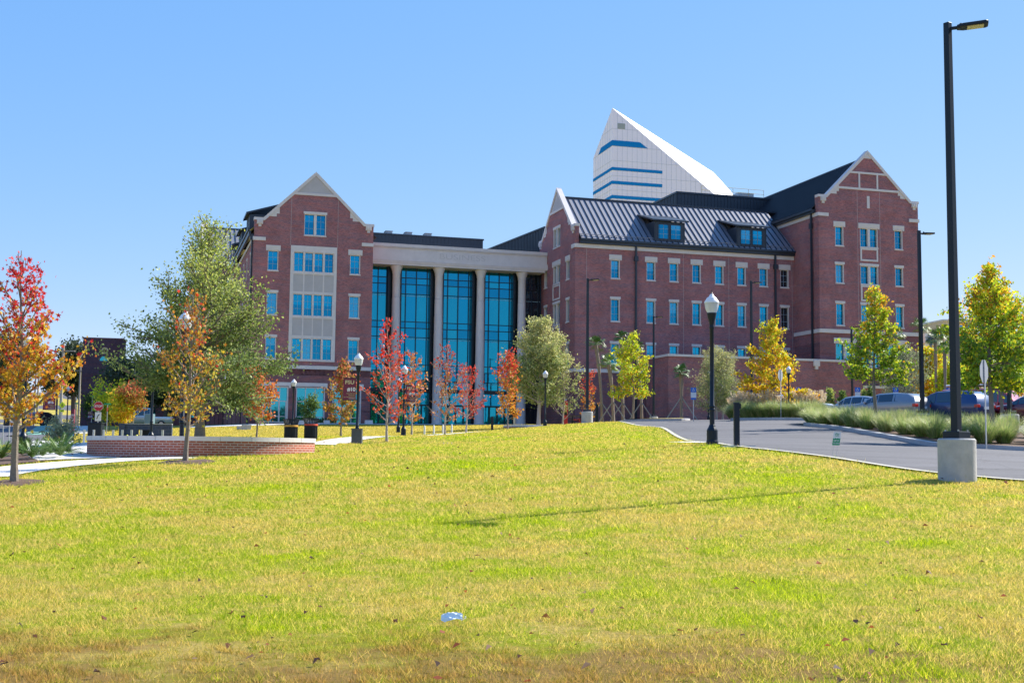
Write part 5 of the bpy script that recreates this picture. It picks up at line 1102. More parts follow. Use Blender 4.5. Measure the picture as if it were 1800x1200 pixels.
def octo(r): return [(r*math.cos(R(22.5+45*i)), 0, r*math.sin(R(22.5+45*i))) for i in range(8)]
def stop(label, px, py, Y, h, r, rz, front=False, extra=False):
    g = G(px, Y, py); r_ = empty('stop_sign', g, rz, label, 'stop sign'); mb = MB(); mb.box(-.035, .035, -.012, .012, -.1, h); mb.build('post', M_GALV, r_)
    zc = h-r+.02; s = -1 if front else 1; mb = MB(); mb.prism([(p[0], .016*s, p[2]+zc) for p in octo(r)], (0, .006*s, 0)); pl = mb.build('plate', M_GALV if not front else M_SIGNW, r_)
    mb = MB(); mb.prism([(p[0], .0225*s, p[2]+zc) for p in octo(r*.95)], (0, .002*s, 0)); f = mb.build('sign_face', M_RED, r_)
    text('STOP', r*.62, M_WPR, f, (0, .0275*s, zc), (R(90), 0, 0 if front else R(180)), sx=1.0, bold=.006)
    if extra: mb = MB(); mb.box(-.22, .22, -.03, -.016, zc-r-.7, zc-r-.06); mb.build('plate', M_SIGNW, r_); mb = MB(); mb.tube([(-.08, -.034, zc-r-.55), (0, -.034, zc-r-.3), (.1, -.034, zc-r-.22)], .03, 4); mb.build('arrow_mark', M_BLK, r_)
stop('back of the stop sign in the tall grass at the right edge', 1734, 786, 40, 2.9, .40, R(50))
stop('back of the small stop sign before the round yellow tree', 1373, 738, 71.9, 2.95, .36, R(55))
stop('red stop sign facing the camera by the street at the left', 171, 752, 90, 2.6, .36, 0, True, True)
# keep-off sign
g = G(1466, 29.4, 806); r_ = empty('lawn_sign', g, R(12), 'small leaning green and white keep off sign at the lawn edge', 'lawn sign')
tl = lambda p: (p[0]+p[2]*.16, p[1], p[2])
mb = MB(tl); mb.tube([(-.05, 0, -.05), (-.05, 0, .32)], .003, 5); mb.tube([(.05, 0, -.05), (.05, 0, .32)], .003, 5); mb.build('wire_stake', M_GALV, r_)
mb = MB(tl); mb.box(-.095, .095, -.003, .003, .30, .62); mb.build('panel', M_SIGNW, r_)
mb = MB(tl); mb.prism([(-.095, -.0045, .30), (.095, -.0045, .30), (.095, -.0045, .47), (.06, -.0045, .45), (.03, -.0045, .475), (0, -.0045, .45), (-.03, -.0045, .475), (-.06, -.0045, .45), (-.095, -.0045, .47)], (0, .001, 0)); f = mb.build('printed_field', M_SGREEN, r_)
for s, z in (('KEEP OFF', .405), ('THE GRASS', .345)): text(s, .044, M_WPR, f, (z*.16, -.0065, z), sx=.78, bold=.001, ext=.0006)
mb = MB(tl); mb.tube([(-.05, -.005, .545), (-.01, -.005, .585), (.005, -.005, .55), (.05, -.005, .56)], .009, 4); mb.tube([(-.04, -.005, .52), (.05, -.005, .525)], .006, 4); mb.build('leaf_mark', M_SGREEN, f)
# dark posts and bollards
def post(label, px, py, Y, h, w_, m_=M_DARK, cat='bollard', group=None, slab=False):
    g = G(px, Y, py); mb = MB(); mb.box(-w_/2, w_/2, -w_/2, w_/2, -.1, h); mb.box(-w_/2-.004, w_/2+.004, -w_/2-.004, w_/2+.004, h-.03, h+.01); o = mb.build('bollard', m_, bevel=.008, label=label, cat=cat, group=group); o.location = g; return o
o = post('black square bollard light on a small slab by the driveway', 1295, 787, 33.2, 1.17, .145)
mb = MB(); mb.box(.05, .11, -.08, .07, 1.02, 1.15); mb.build('light_hood', M_DARK, o)
g = G(1297, 33.2); mb = MB(); mb.box(-.42, .42, -.3, .3, -.1, .035); o = mb.build('concrete_pad', M_WALK, kind='structure'); o.location = g
post('short dark post by the entrance paving', 865, 757, 88, 1.0, .18)
post('dark square post behind the little orange tree', 1049, 746, 98, 1.6, .22)
post('pale square post in the shadow beside the entrance', 904, 748, 110, .9, .18, M_GALV)
def white_post(label, px, py, Y, h, r, grp):
    g = G(px, Y, py); mb = MB(); mb.lathe([(r, -.1), (r, h-.15), (r*.6, h-.05), (r*.2, h)], 10); o = mb.build('bollard', M_WHITE, smooth=True, label=label, cat='bollard', group=grp); o.location = g
for i, px in enumerate((746, 762.5, 778.5, 794)): white_post(('first of four white bollards counted from the left before the columns', 'second of four white bollards from the left before the columns', 'third of four white bollards from the left before the columns', 'rightmost of four white bollards before the columns')[i], px, 759, 78+i*.8, .62, .06, 'white bollards on the lawn before the columns')
nm = ('leftmost', 'second', 'third', 'fourth', 'fifth', 'sixth', 'seventh', 'eighth')
for i, px in enumerate((147, 164, 181.5, 198, 214, 230.5, 247, 285)):
    g = G(px, 50, 770); mb = MB(); h = (pix(g)[1]-(755+i*.1))*50/F_; mb.tube([(0, 0, -.1), (0, 0, h)], .045, 10); o = mb.build('steel_bollard', M_GALV, smooth=True, label=f'{nm[i]} short steel post from the left behind the curved wall', cat='bollard', group='short steel posts behind the curved wall'); o.location = g
for i, px in enumerate((4, 15)):
    g = G(px, 60, 785); mb = MB(); mb.tube([(0, 0, -.1), (0, 0, 1.0)], .03, 8); o = mb.build('steel_bollard', M_GALV, label=('thin steel post at the far left edge', 'thin steel post near the left edge')[i], cat='bollard', group='thin steel posts by the street'); o.location = g
# curved seat wall
def arc_wall(name, label, pts, zt, th, zb, bm_, cop_h, cat='wall', cm=M_STONE):
    root = empty(name, (0, 0, 0), 0, label, cat); n = len(pts); inner = []
    for i, p in enumerate(pts):
        a = Vector(pts[max(0, i-1)]); b = Vector(pts[min(n-1, i+1)]); d = (b-a).normalized(); inner.append((p[0]-d.y*th, p[1]+d.x*th))
    def loop(o, i_, z0, z1, nm_, m_, ext=0):
        mb = MB(); L = len(o)
        vs = [(x, y, z0) for x, y in o]+[(x, y, z0) for x, y in i_]+[(x, y, z1) for x, y in o]+[(x, y, z1) for x, y in i_]
        fs = []
        for k in range(L-1): fs += [(k, k+1, 2*L+k+1, 2*L+k), (L+k+1, L+k, 3*L+k, 3*L+k+1), (2*L+k, 2*L+k+1, 3*L+k+1, 3*L+k), (k+1, k, L+k, L+k+1)]
        fs += [(0, 2*L, 3*L, L), (L-1, 2*L-1, 4*L-1, 3*L-1)]
        mb.add(vs, fs); return mb, nm_, m_
    # brick coursing follows the arc: use per-length straight mapping through a developed coordinate
    mb, a_, m_ = loop(pts, inner, zb, zt-cop_h, 'wall', bm_); w_ = mb.build('wall', m_, root)
    uvl = w_.data.uv_layers.new(name='UVMap'); dist = [0]
    for i in range(1, n): dist.append(dist[-1]+(Vector(pts[i])-Vector(pts[i-1])).length)
    L = n
    for lp in w_.data.loops:
        v = lp.vertex_index % L; z = w_.data.vertices[lp.vertex_index].co.z; uvl.data[lp.index].uv = (dist[v], z)
    ext = lambda P, s_: [(p[0]+(p[0]-q[0])/th*s_, p[1]+(p[1]-q[1])/th*s_) for p, q in zip(P, inner if P is pts else pts)]
    o2 = ext(pts, .03); i2 = ext(inner, .03)
    k = 0; per = max(2, n//11); j = 0; cb_ = MB()
    while k < n-1:
        e = min(n-1, k+per); seg = (o2[k:e+1], i2[k:e+1])
        mb, _, _ = loop(seg[0], seg[1], zt-cop_h+(j % 2)*.0015, zt+(j % 2)*.0015, '', None); cb_.add(mb.v, mb.f)
        d = (Vector(o2[e])-Vector(o2[max(e-1, 0)])).normalized(); k = e; j += 1
    cb_.build('coping', cm, root)
    gp = MB(); k = per
    while k < n-1:
        p = Vector(o2[k]); q = Vector(i2[k]); d = (p-q).normalized()*.003; t = Vector((-d.y, d.x)).normalized()*.004
        gp.add([(p.x+d.x-t.x, p.y+d.y-t.y, zt-cop_h), (p.x+d.x+t.x, p.y+d.y+t.y, zt-cop_h), (p.x+d.x+t.x, p.y+d.y+t.y, zt+.004), (p.x+d.x-t.x, p.y+d.y-t.y, zt+.004), (q.x-t.x, q.y-t.y, zt+.004), (q.x+t.x, q.y+t.y, zt+.004)], [(0, 1, 2, 3), (3, 2, 5, 4)]); k += per
    if gp.v: gp.build('mortar_joint', mat('joint_dark', (.16, .15, .14), .9), root)
    return root
# uv version of the seat-wall brick
m2 = M_SEAT.copy(); m2.name = 'curved_wall_brick'; nt = m2.node_tree; uvn = nt.nodes.new('ShaderNodeUVMap'); brn = [n for n in nt.nodes if n.type == 'TEX_BRICK'][0]
nt.links.new(uvn.outputs[0], brn.inputs['Vector'])
Lp = G(157, 36.9, 794); Mp = G(330, 33.9, 803); Rp = G(553, 36.6, 794)
def circ(a, b, c, n=56):
    ax, ay, bx, by, cx, cy = a.x, a.y, b.x, b.y, c.x, c.y; d = 2*(ax*(by-cy)+bx*(cy-ay)+cx*(ay-by))
    ux = ((ax*ax+ay*ay)*(by-cy)+(bx*bx+by*by)*(cy-ay)+(cx*cx+cy*cy)*(ay-by))/d; uy = ((ax*ax+ay*ay)*(cx-bx)+(bx*bx+by*by)*(ax-cx)+(cx*cx+cy*cy)*(bx-ax))/d
    r = math.hypot(ax-ux, ay-uy); t0 = math.atan2(ay-uy, ax-ux); t1 = math.atan2(cy-uy, cx-ux)
    if t0 > 0: t0 -= 2*math.pi
    return [(ux+r*math.cos(t0+(t1-t0)*i/(n-1)), uy+r*math.sin(t0+(t1-t0)*i/(n-1))) for i in range(n)]
arc_wall('curved_seat_wall', 'low curved red brick seat wall with pale stone coping on the left lawn', circ(Lp, Mp, Rp), 1.885, .38, .6, m2, .125)
a = G(895, 100, 750); b = G(940, 96, 752); c = G(998, 99, 748)
arc_wall('curved_planter_wall', 'low curved brick planter wall under the pale olive oak', circ(a, b, c, 24), W(940, 746.5, 96)[2], .35, 1.5, m2, .14)
# trash cans
def can(label, px, py, Y, red):
    g = G(px, Y, py); r_ = empty('trash_can', g, 0, label, 'trash can', 'slatted black trash cans'); mb = MB()
    for k in range(26):
        t = 2*math.pi*k/26; c_, s_ = math.cos(t), math.sin(t); mb.tube([(.30*c_, .30*s_, .02), (.30*c_, .30*s_, .80), (.37*c_, .37*s_, 1.0)], .017, 4)
    mb.lathe([(.37, .99), (.385, 1.0), (.385, 1.02), (.36, 1.02)], 24, cap=False); mb.lathe([(.31, .0), (.31, .05), (.29, .05)], 24); mb.build('slatted_frame', M_DARK, r_)
    mb = MB(); mb.lathe([(.27, .03), (.27, .70)], 20); mb.build('liner', mat('liner_black', (.02, .02, .022), .6), r_, smooth=True)
    mb = MB(); mb.lathe([(.325, .66), (.33, .665), (.33, .735), (.325, .74)], 24, cap=False); mb.build('band', mat('band_red', (.5, .05, .02), .5) if red else mat('band_orange', (.55, .27, .03), .5), r_, smooth=True)
can('left slatted black trash can with an orange band', 511, 786, 58, False); can('right slatted black trash can with a red band', 546, 788, 59, True)
# small concrete blocks / planters by the building
def block(label, px, Y, wd, h, m_=M_CONC, d=.5, name='concrete_block', cat='concrete block', rz=AL):
    g = G(px, Y); mb = MB(); mb.box(-wd/2, wd/2, -d/2, d/2, -.2, h); o = mb.build(name, m_, bevel=.02, label=label, cat=cat); o.location = g; o.rotation_euler = (0, 0, rz); return o
block('pale block on the lawn in front of the left wing', 433, 105, .75, .42); block('small stone block right of the pale one near the left wing', 421, 106, .45, .25)
block('long low stone bench planter under the ground floor window', 538, 116, 1.9, .35, M_STONE); block('stone block at the corner left of the glass front', 574, 117, .55, .35, M_STONE); block('stone block beside the first column', 648, 117, .7, .38, M_STONE)
block('brick coloured block by the first storefront', 459, 116, .5, .35, mat('terracotta', (.38, .2, .14), .9))
mb = MB(); rg_ = random.Random(8)
for i in range(60):
    u_ = rg_.uniform(3.9, 8.2); mb.tube([B(u_, -1.6, 4.3), B(u_+rg_.uniform(-.1, .1), -1.6+rg_.uniform(-.2, .2), 4.3+rg_.uniform(.3, .55))], [.12, .03], 4)
mb.build('low_hedge', mat('hedge_green', (.04, .08, .02), .8, var=.4, vs_=5), label='low dark planting at the foot of the left wing', cat='plants', kind='stuff')
# red emergency call post
g = G(994, 104, 748); r_ = empty('call_post', g, 0, 'red emergency call post behind the bare tree', 'call post'); mb = MB(); mb.box(-.17, .17, -.12, .12, -.2, 2.0); mb.build('body', mat('post_red', (.6, .02, .02), .4), r_, bevel=.02)
mb = MB(); mb.box(-.12, .12, -.13, -.121, .8, 1.1); mb.build('speaker_panel', M_BLK, r_); mb = MB(); mb.lathe([(.06, 2.0), (.06, 2.12), (.02, 2.16)], 10); mb.build('beacon', M_BLUE, r_)
# outdoor tables behind the crest
for i, px in enumerate((1006, 1020)):
    g = G(px, 108, 748); r_ = empty('picnic_table', g, AL, ('left dark outdoor table behind the lawn crest', 'right dark outdoor table behind the lawn crest')[i], 'table', 'dark outdoor tables by the brick wall'); mb = MB(); mb.lathe([(.5, .7), (.5, .74)], 14); mb.build('table_top', M_DARK, r_); mb = MB(); mb.tube([(0, 0, -.2), (0, 0, .7)], .05, 6); mb.build('leg', M_DARK, r_)
    for t in (0, 2.1, 4.2): mb = MB(); mb.box(.75*math.cos(t)-.18, .75*math.cos(t)+.18, .75*math.sin(t)-.15, .75*math.sin(t)+.15, .42, .46); mb.tube([(0, 0, .2), (.75*math.cos(t), .75*math.sin(t), .42)], .03, 5); mb.build('seat', M_RED if i else M_DARK, r_)
# drain stub on lawn
g = G(787, 46, 797); mb = MB(); mb.box(-.28, .28, -.2, .2, -.05, .03)
for x in (-.15, 0, .15): mb.tube([(x, 0, .03), (x, 0, .12)], .01, 5)
o = mb.build('anchor_slab', M_GALV, label='small slab with three anchor bolts in the middle of the lawn', cat='slab'); o.location = g
# discarded face mask
g = G(795, 10.6, 1098); mb = MB(); rg_ = random.Random(2); nx_, ny_ = 14, 8; vs_l = []
for j in range(ny_):
    for i in range(nx_):
        x = (i/(nx_-1)-.5)*.165; y = (j/(ny_-1)-.5)*.085*(1-.5*abs(x/.0825)**2); vs_l.append((x*1.1, y*.9, .075+.7*y+.010*math.cos(x*28)+.010*math.sin(j*1.6+x*34)+rg_.uniform(-.004, .004)))
mb.add(vs_l, [(j*nx_+i, j*nx_+i+1, (j+1)*nx_+i+1, (j+1)*nx_+i) for j in range(ny_-1) for i in range(nx_-1)])
fm = mb.build('face_mask', mat('mask_blue', (.74, .82, .86), .8, var=.15, vs_=20), smooth=True, label='crumpled pale blue face mask lying in the grass', cat='face mask'); fm.location = g; fm.rotation_euler = (R(4), R(-4), R(-6))
mb = MB(); mb.tube([(.08, .02, .05), (.115, .03, .07), (.12, 0, .06), (.08, -.03, .045)], .0025, 5); mb.build('ear_loop', M_WHITE, fm)
mb = MB(); mb.box(.04, .078, -.036, .03, .083, .0835); 
# ================================================================ left: street side
g = G(112, 150, 735)
bt = empty('brick_tower', G(178, 150, 735), R(14), 'dark brick tower with a round emblem behind the oaks at the left', 'building'); H_ = (pix(bt.location)[1]-595)*150/F_; k = 150/F_
tb = lambda x: (x-178)*k
mb = MB(); mb.box(tb(148)-.4, tb(210), 0, 5, -3, H_); mb.build('wall', M_BRKT, bt); mb = MB(); mb.box(tb(148)-.46, tb(210)+.06, -.06, 5.06, H_, H_+.12); mb.build('coping', M_BRK2, bt)
ez = H_-21*k
mb = MB(); mb.prism([(tb(179)+6.0*k*math.cos(R(t)), -.05, ez+6.0*k*math.sin(R(t))) for t in range(0, 360, 15)], (0, .05, 0)); e_ = mb.build('emblem', M_GOLD, bt)
mb = MB(); mb.prism([(tb(179)+3.2*k*math.cos(R(t)), -.07, ez+3.2*k*math.sin(R(t))) for t in range(0, 360, 15)], (0, .019, 0)); mb.build('emblem_centre', M_MAR, e_)
mb = MB(); mb.prism([(tb(178)+7*k*math.cos(R(t)), -.03, ez-18*k+8*k*math.sin(R(t))) for t in range(0, 181, 15)], (0, .03, 0)); mb.build('arched_window', M_GLASSG, bt)
for i in range(5): mb = MB(); mb.box(tb(148)-.42, tb(210)+.02, -.03, 0, H_-(1.5+2.2*i), H_-(1.38+2.2*i)); mb.build('brick_band', M_BRKT, bt)
bw = empty('brick_building', G(206, 158, 740), R(14), 'dark brick hall mostly hidden by the oaks behind the blue block wall', 'building'); mb = MB(); mb.box(0, 16, 0, 8, -3, 6.5); mb.build('wall', M_BRK2, bw)
for i in range(6): mb = MB(); mb.box(1.2+i*2.4, 2.2+i*2.4, -.03, 0, 1.5, 4.2); mb.build('window', M_GLASSG, bw)
# blue block utility wall
M_BLOCK = brick('blue_block', (.055, .075, .12), (.045, .065, .10), (.09, .11, .15), .4, .2, .012)
g = G(219, 76, 757); r_ = empty('block_enclosure', g, R(6), 'blue grey block wall with a dark loading opening behind the steel posts', 'wall'); k = 76/F_
mb = MB(); Wd = 80*k; mb.box(0, 22*k, 0, .3, -.6, 32*k); mb.box(22*k, 44*k, 0, .3, 22*k, 32*k); mb.box(22*k, 44*k, 0, .3, -.6, 13*k); mb.box(44*k, Wd, 0, .3, -.6, 32*k); mb.box(-.35, 0, -.1, .4, -.6, 33*k); mb.build('wall', M_BLOCK, r_)
mb = MB(); mb.box(22*k, 44*k, .8, .9, -.6, 24*k); mb.build('opening', M_BLK, r_); mb = MB(); mb.box(0, Wd, -.04, .34, 32*k, 33.2*k); mb.build('coping', M_CONC, r_)  # black sheet behind the wall gap stands in for the shade inside
g = G(262, 90, 750); mb = MB(); mb.box(-.3, .3, -.3, .3, -.3, 1.7); o = mb.build('utility_cabinet', mat('cabinet_blue', (.12, .2, .24), .6), label='blue green utility cabinet above the block wall', cat='cabinet', bevel=.03); o.location = g
g = G(168, 84, 755); mb = MB(); mb.box(-.45, .45, -.35, .35, -.3, 1.1); mb.box(-.5, .5, -.4, .4, 1.1, 1.16); o = mb.build('utility_cabinet', M_DARK, label='black utility cabinet under the stop sign', cat='cabinet', bevel=.02); o.location = g
for px, lab in ((223, 'yellow bollard at the left end of the block wall'), (240, 'yellow bollard inside the block wall opening')):
    g = G(px, 73, 758); mb = MB(); mb.lathe([(.07, -.2), (.07, .42), (.03, .47)], 10); o = mb.build('bollard', mat('safety_yellow', (.65, .6, .02), .5), smooth=True, label=lab, cat='bollard', group='yellow bollards at the block wall'); o.location = g
g = G(225, 100, 752); 
# stone retaining bank, utility poles with wires
def upole(label, px, Y, top, r, py=740):
    g = G(px, Y, py); H = (pix(g)[1]-top)*Y/F_; mb = MB(); mb.tube([(0, 0, -.3), (0, 0, H)], [r*1.25, r*.85], 10); o = mb.build('utility_pole', M_WOOD, smooth=True, label=label, cat='utility pole', group='wooden utility poles along the street'); o.location = g
    if r < .12 or r == .13: m2_ = MB(); m2_.box(-1.0, 1.0, -.05, .05, H-.7, H-.6); m2_.build('crossarm', M_WOOD, o)
    return g, H
P1 = upole('thick wooden pole with a sawn top beside the pedestrian sign', 105, 105, 603, .115, 750); P2 = upole('slim pole with a crossarm left of the thick wooden pole', 65, 200, 621, .13); P3 = upole('slim pole close to the dark oaks', 137, 170, 643, .13); P4 = upole('short pole seen through the maple leaves', 59, 160, 637, .11)
def wire(label, a, b, sag):
    mb = MB(); a = Vector(a); b = Vector(b); mb.tube([a.lerp(b, t)-Vector((0, 0, sag*4*t*(1-t))) for t in np.linspace(0, 1, 14)], .02, 4); mb.build('power_line', M_BLK, label=label, cat='cable', group='power lines over the street')
for i, dz in enumerate((.2, 1.6, 2.8)):
    a = P2[0]+Vector((0, 0, P2[1]-.3-dz)); b = P3[0]+Vector((0, 0, P3[1]-.3-dz)); wire(('highest cable between the poles', 'middle cable between the poles', 'lowest cable between the poles')[i], a, b, .5)
    wire(('upper cable running off to the left', 'middle cable running off to the left', 'lower cable running off to the left')[i], a, a+Vector((-40, -30, 1-i*.6)), .8)
# pedestrian sign, street name signs, pillar sign
g = G(107, 88, 757); r_ = empty('crossing_sign', g, 0, 'yellow green diamond pedestrian crossing sign beside the wooden pole', 'road sign'); mb = MB(); mb.tube([(0, .03, -.2), (0, .03, 2.5)], .035, 6); mb.build('post', M_GALV, r_)
k = 88/F_; zc = (pix(g)[1]-712)*k; s_ = 6.2*k; mb = MB(); mb.prism([(-s_, -.01, zc), (0, -.01, zc-s_), (s_, -.01, zc), (0, -.01, zc+s_)], (0, .012, 0)); d_ = mb.build('plate', M_YG, r_); mb = MB(); mb.box(-4*k, 4*k, -.012, 0, zc-12*k, zc-8*k); d2 = mb.build('arrow_plate', M_YG, r_)
mb = MB(); q = .045; mb.tf = lambda p: (p[0], -.018+p[1]*.1, zc+p[2])
mb.tube([(0, 0, .10), (0, 0, .13)], .022, 6); mb.tube([(0, 0, .08), (-.01, 0, -.01), (-.06, 0, -.14)], .02, 5); mb.tube([(-.01, 0, -.01), (.05, 0, -.07), (.06, 0, -.15)], .018, 5); mb.tube([(-.07, 0, 0), (0, 0, .07), (.07, 0, .01)], .013, 5); mb.build('walking_figure', M_BLK, d_)
mb = MB(); mb.tube([(.08, -.02, zc-9*k), (-.07, -.02, zc-11*k)], .02, 4); mb.build('arrow_mark', M_BLK, d2)
g = G(127, 92, 757); r_ = empty('pillar_sign', g, 0, 'narrow maroon pillar sign with white lettering beside the street', 'sign'); k = 92/F_; hh = (pix(g)[1]-719)*k; mb = MB(); mb.box(-2.3*k, 2.3*k, -.1, .1, -.2, hh); p_ = mb.build('pillar', M_MAR, r_); mb = MB(); mb.box(-2.4*k, 2.4*k, -.11, .11, -.2, .25); mb.build('base', M_BLUE, r_)
text('STATE', .36, M_WPR, p_, (0, -.105, hh*.58), (R(90), R(-90), 0), sx=1.0)
for i, (px, py_, Y, w_, lab) in enumerate(((160, 696, 120, 9, 'green street name sign above the distant lamp'), (187, 710, 100, 12, 'green street name sign right of the stop sign'), (133, 709, 130, 6, 'small green guide sign near the pillar sign'))):
    g = G(px, Y, 752); k = Y/F_; h_ = (pix(g)[1]-py_)*k; r_ = empty('street_name_sign', g, 0, lab, 'street sign', 'green street name signs'); mb = MB(); mb.tube([(0, .03, -.2), (0, .03, h_)], .03, 6); mb.build('post', M_GALV, r_); mb = MB(); mb.box(-w_/2*k, w_/2*k, -.01, .01, h_-1.2*k, h_+1.2*k); mb.build('plate', M_SGREEN, r_)
    if i == 1: mb = MB(); mb.box(-1.2*k, 1.2*k, -.02, .0, h_-13*k, h_-6*k); mb.build('red_plate', mat('orange_red', (.6, .12, .05), .5), r_)
g = G(158, 120, 745); r_ = empty('event_banner', g, 0, 'maroon banner on a post left of the stop sign', 'banner'); k = 120/F_; mb = MB(); mb.box(-3.6*k, 3.6*k, -.02, .02, 18*k, 30*k); b_ = mb.build('panel', M_MAR, r_); mb = MB(); mb.tube([(4*k, 0, -.5), (4*k, 0, 31*k)], .04, 6); mb.build('post', M_DARK, r_); text('FSU', .3, M_GOLD, b_, (0, -.03, 27*k)); text('#10', .3, M_WPR, b_, (0, -.03, 21*k))
g = G(104, 92, 757); mb = MB(); mb.lathe([(.16, 0), (.16, .03), (.10, .05), (.03, .5), (.02, .5)], 10); o = mb.build('traffic_cone', mat('cone_orange', (.8, .18, .03), .5), label='small orange cone at the foot of the wooden pole', cat='traffic cone'); o.location = g
g = G(83, 80, 765); mb = MB(); mb.lathe([(.1, -.1), (.1, .35), (.13, .36), (.13, .4), (.09, .5), (.03, .55)], 10); mb.tube([(-.17, 0, .28), (.17, 0, .28)], .05, 8); o = mb.build('fire_hydrant', mat('hydrant_yellow', (.55, .38, .05), .5), smooth=True, label='small yellow fire hydrant at the street corner', cat='fire hydrant'); o.location = g
# traffic signal over the far street
g = G(150, 230, 740); k = 230/F_; r_ = empty('traffic_signal', g, 0, 'traffic signal hanging on its arm over the far street', 'traffic signal'); mb = MB(); hz_ = (pix(g)[1]-668)*k; mb.tube([(0, 0, -1), (0, 0, hz_+.4)], .12, 6); mb.tube([(0, 0, hz_+.3), (-36*k, 0, hz_+.6)], .07, 5); mb.build('pole', M_GALV, r_); mb = MB(); mb.box(-34*k, -28*k, -.2, .2, hz_-.5, hz_+.2); sh_ = mb.build('signal_head', mat('signal_yellow', (.4, .25, .03), .5), r_)
me_ = bpy.data.materials.new('green_lens'); me_.use_nodes = True; e2 = me_.node_tree.nodes['Principled BSDF']; e2.inputs['Base Color'].default_value = (0, .5, .35, 1); e2.inputs['Emission Color'].default_value = (0, .8, .5, 1); e2.inputs['Emission Strength'].default_value = 1.2
mb = MB(); mb.prism([(-29*k+.18*math.cos(R(t)), -.22, hz_-.15+.18*math.sin(R(t))) for t in range(0, 360, 45)], (0, .02, 0)); mb.build('green_light', me_, sh_)
# fence beside the left wing
g = G(395, 124, 745); r_ = empty('metal_fence', g, R(-8), 'dark metal fence beside the left wing', 'fence'); mb = MB(); 
for i in range(9): mb.tube([(i*.45-2.0, 0, -.3), (i*.45-2.0, 0, 3.2 if i % 4 == 0 else 2.4)], .05 if i % 4 == 0 else .02, 5)
mb.box(-2, 1.6, -.03, .03, 2.35, 2.42); mb.box(-2, 1.6, -.03, .03, 1.2, 1.27); mb.build('panel', M_DARK, r_)
# ================================================================ far right: pale buildings
g = G(1684, 190, 735); r_ = empty('tan_building', g, R(10), 'tan building with a flat roof behind the big lamp pole', 'building'); k = 190/F_; hh = (pix(g)[1]-561)*k; mb = MB(); mb.box(-24*k, 40*k, 0, 12, -2, hh-3*k); mb.build('wall', mat('tan_render', (.52, .45, .33), .85), r_); mb = MB(); mb.box(-25*k, 41*k, -.2, 12.2, hh-3*k, hh); mb.build('roof', mat('pale_roof_edge', (.5, .52, .55), .6), r_)
for i in range(4): mb = MB(); mb.box((-16+i*12)*k, (-11+i*12)*k, -.03, 0, hh-22*k, hh-10*k); mb.build('window', M_GLASS, r_)
g = G(1639, 160, 735); r_ = empty('white_house', g, R(22), 'narrow white house with a small gabled porch between the palms', 'house'); k = 160/F_; hh = (pix(g)[1]-586)*k; mb = MB(); mb.box(-12*k, 8*k, 0, 6, -2, hh); mb.build('wall', M_WHITE, r_)
mb = MB(); mb.prism([(-11*k, -.9, hh-13*k), (-2*k, -.9, hh-5*k), (8*k, -.9, hh-10*k), (8*k, -.9, hh-12*k), (-2*k, -.9, hh-8*k), (-10*k, -.9, hh-15*k)], (0, 1.0, 0)); mb.build('porch_roof', M_ROOF, r_); mb = MB(); mb.box(-3*k, 4*k, -.04, 0, hh-34*k, hh-15*k); mb.build('window', M_GLASSD, r_)
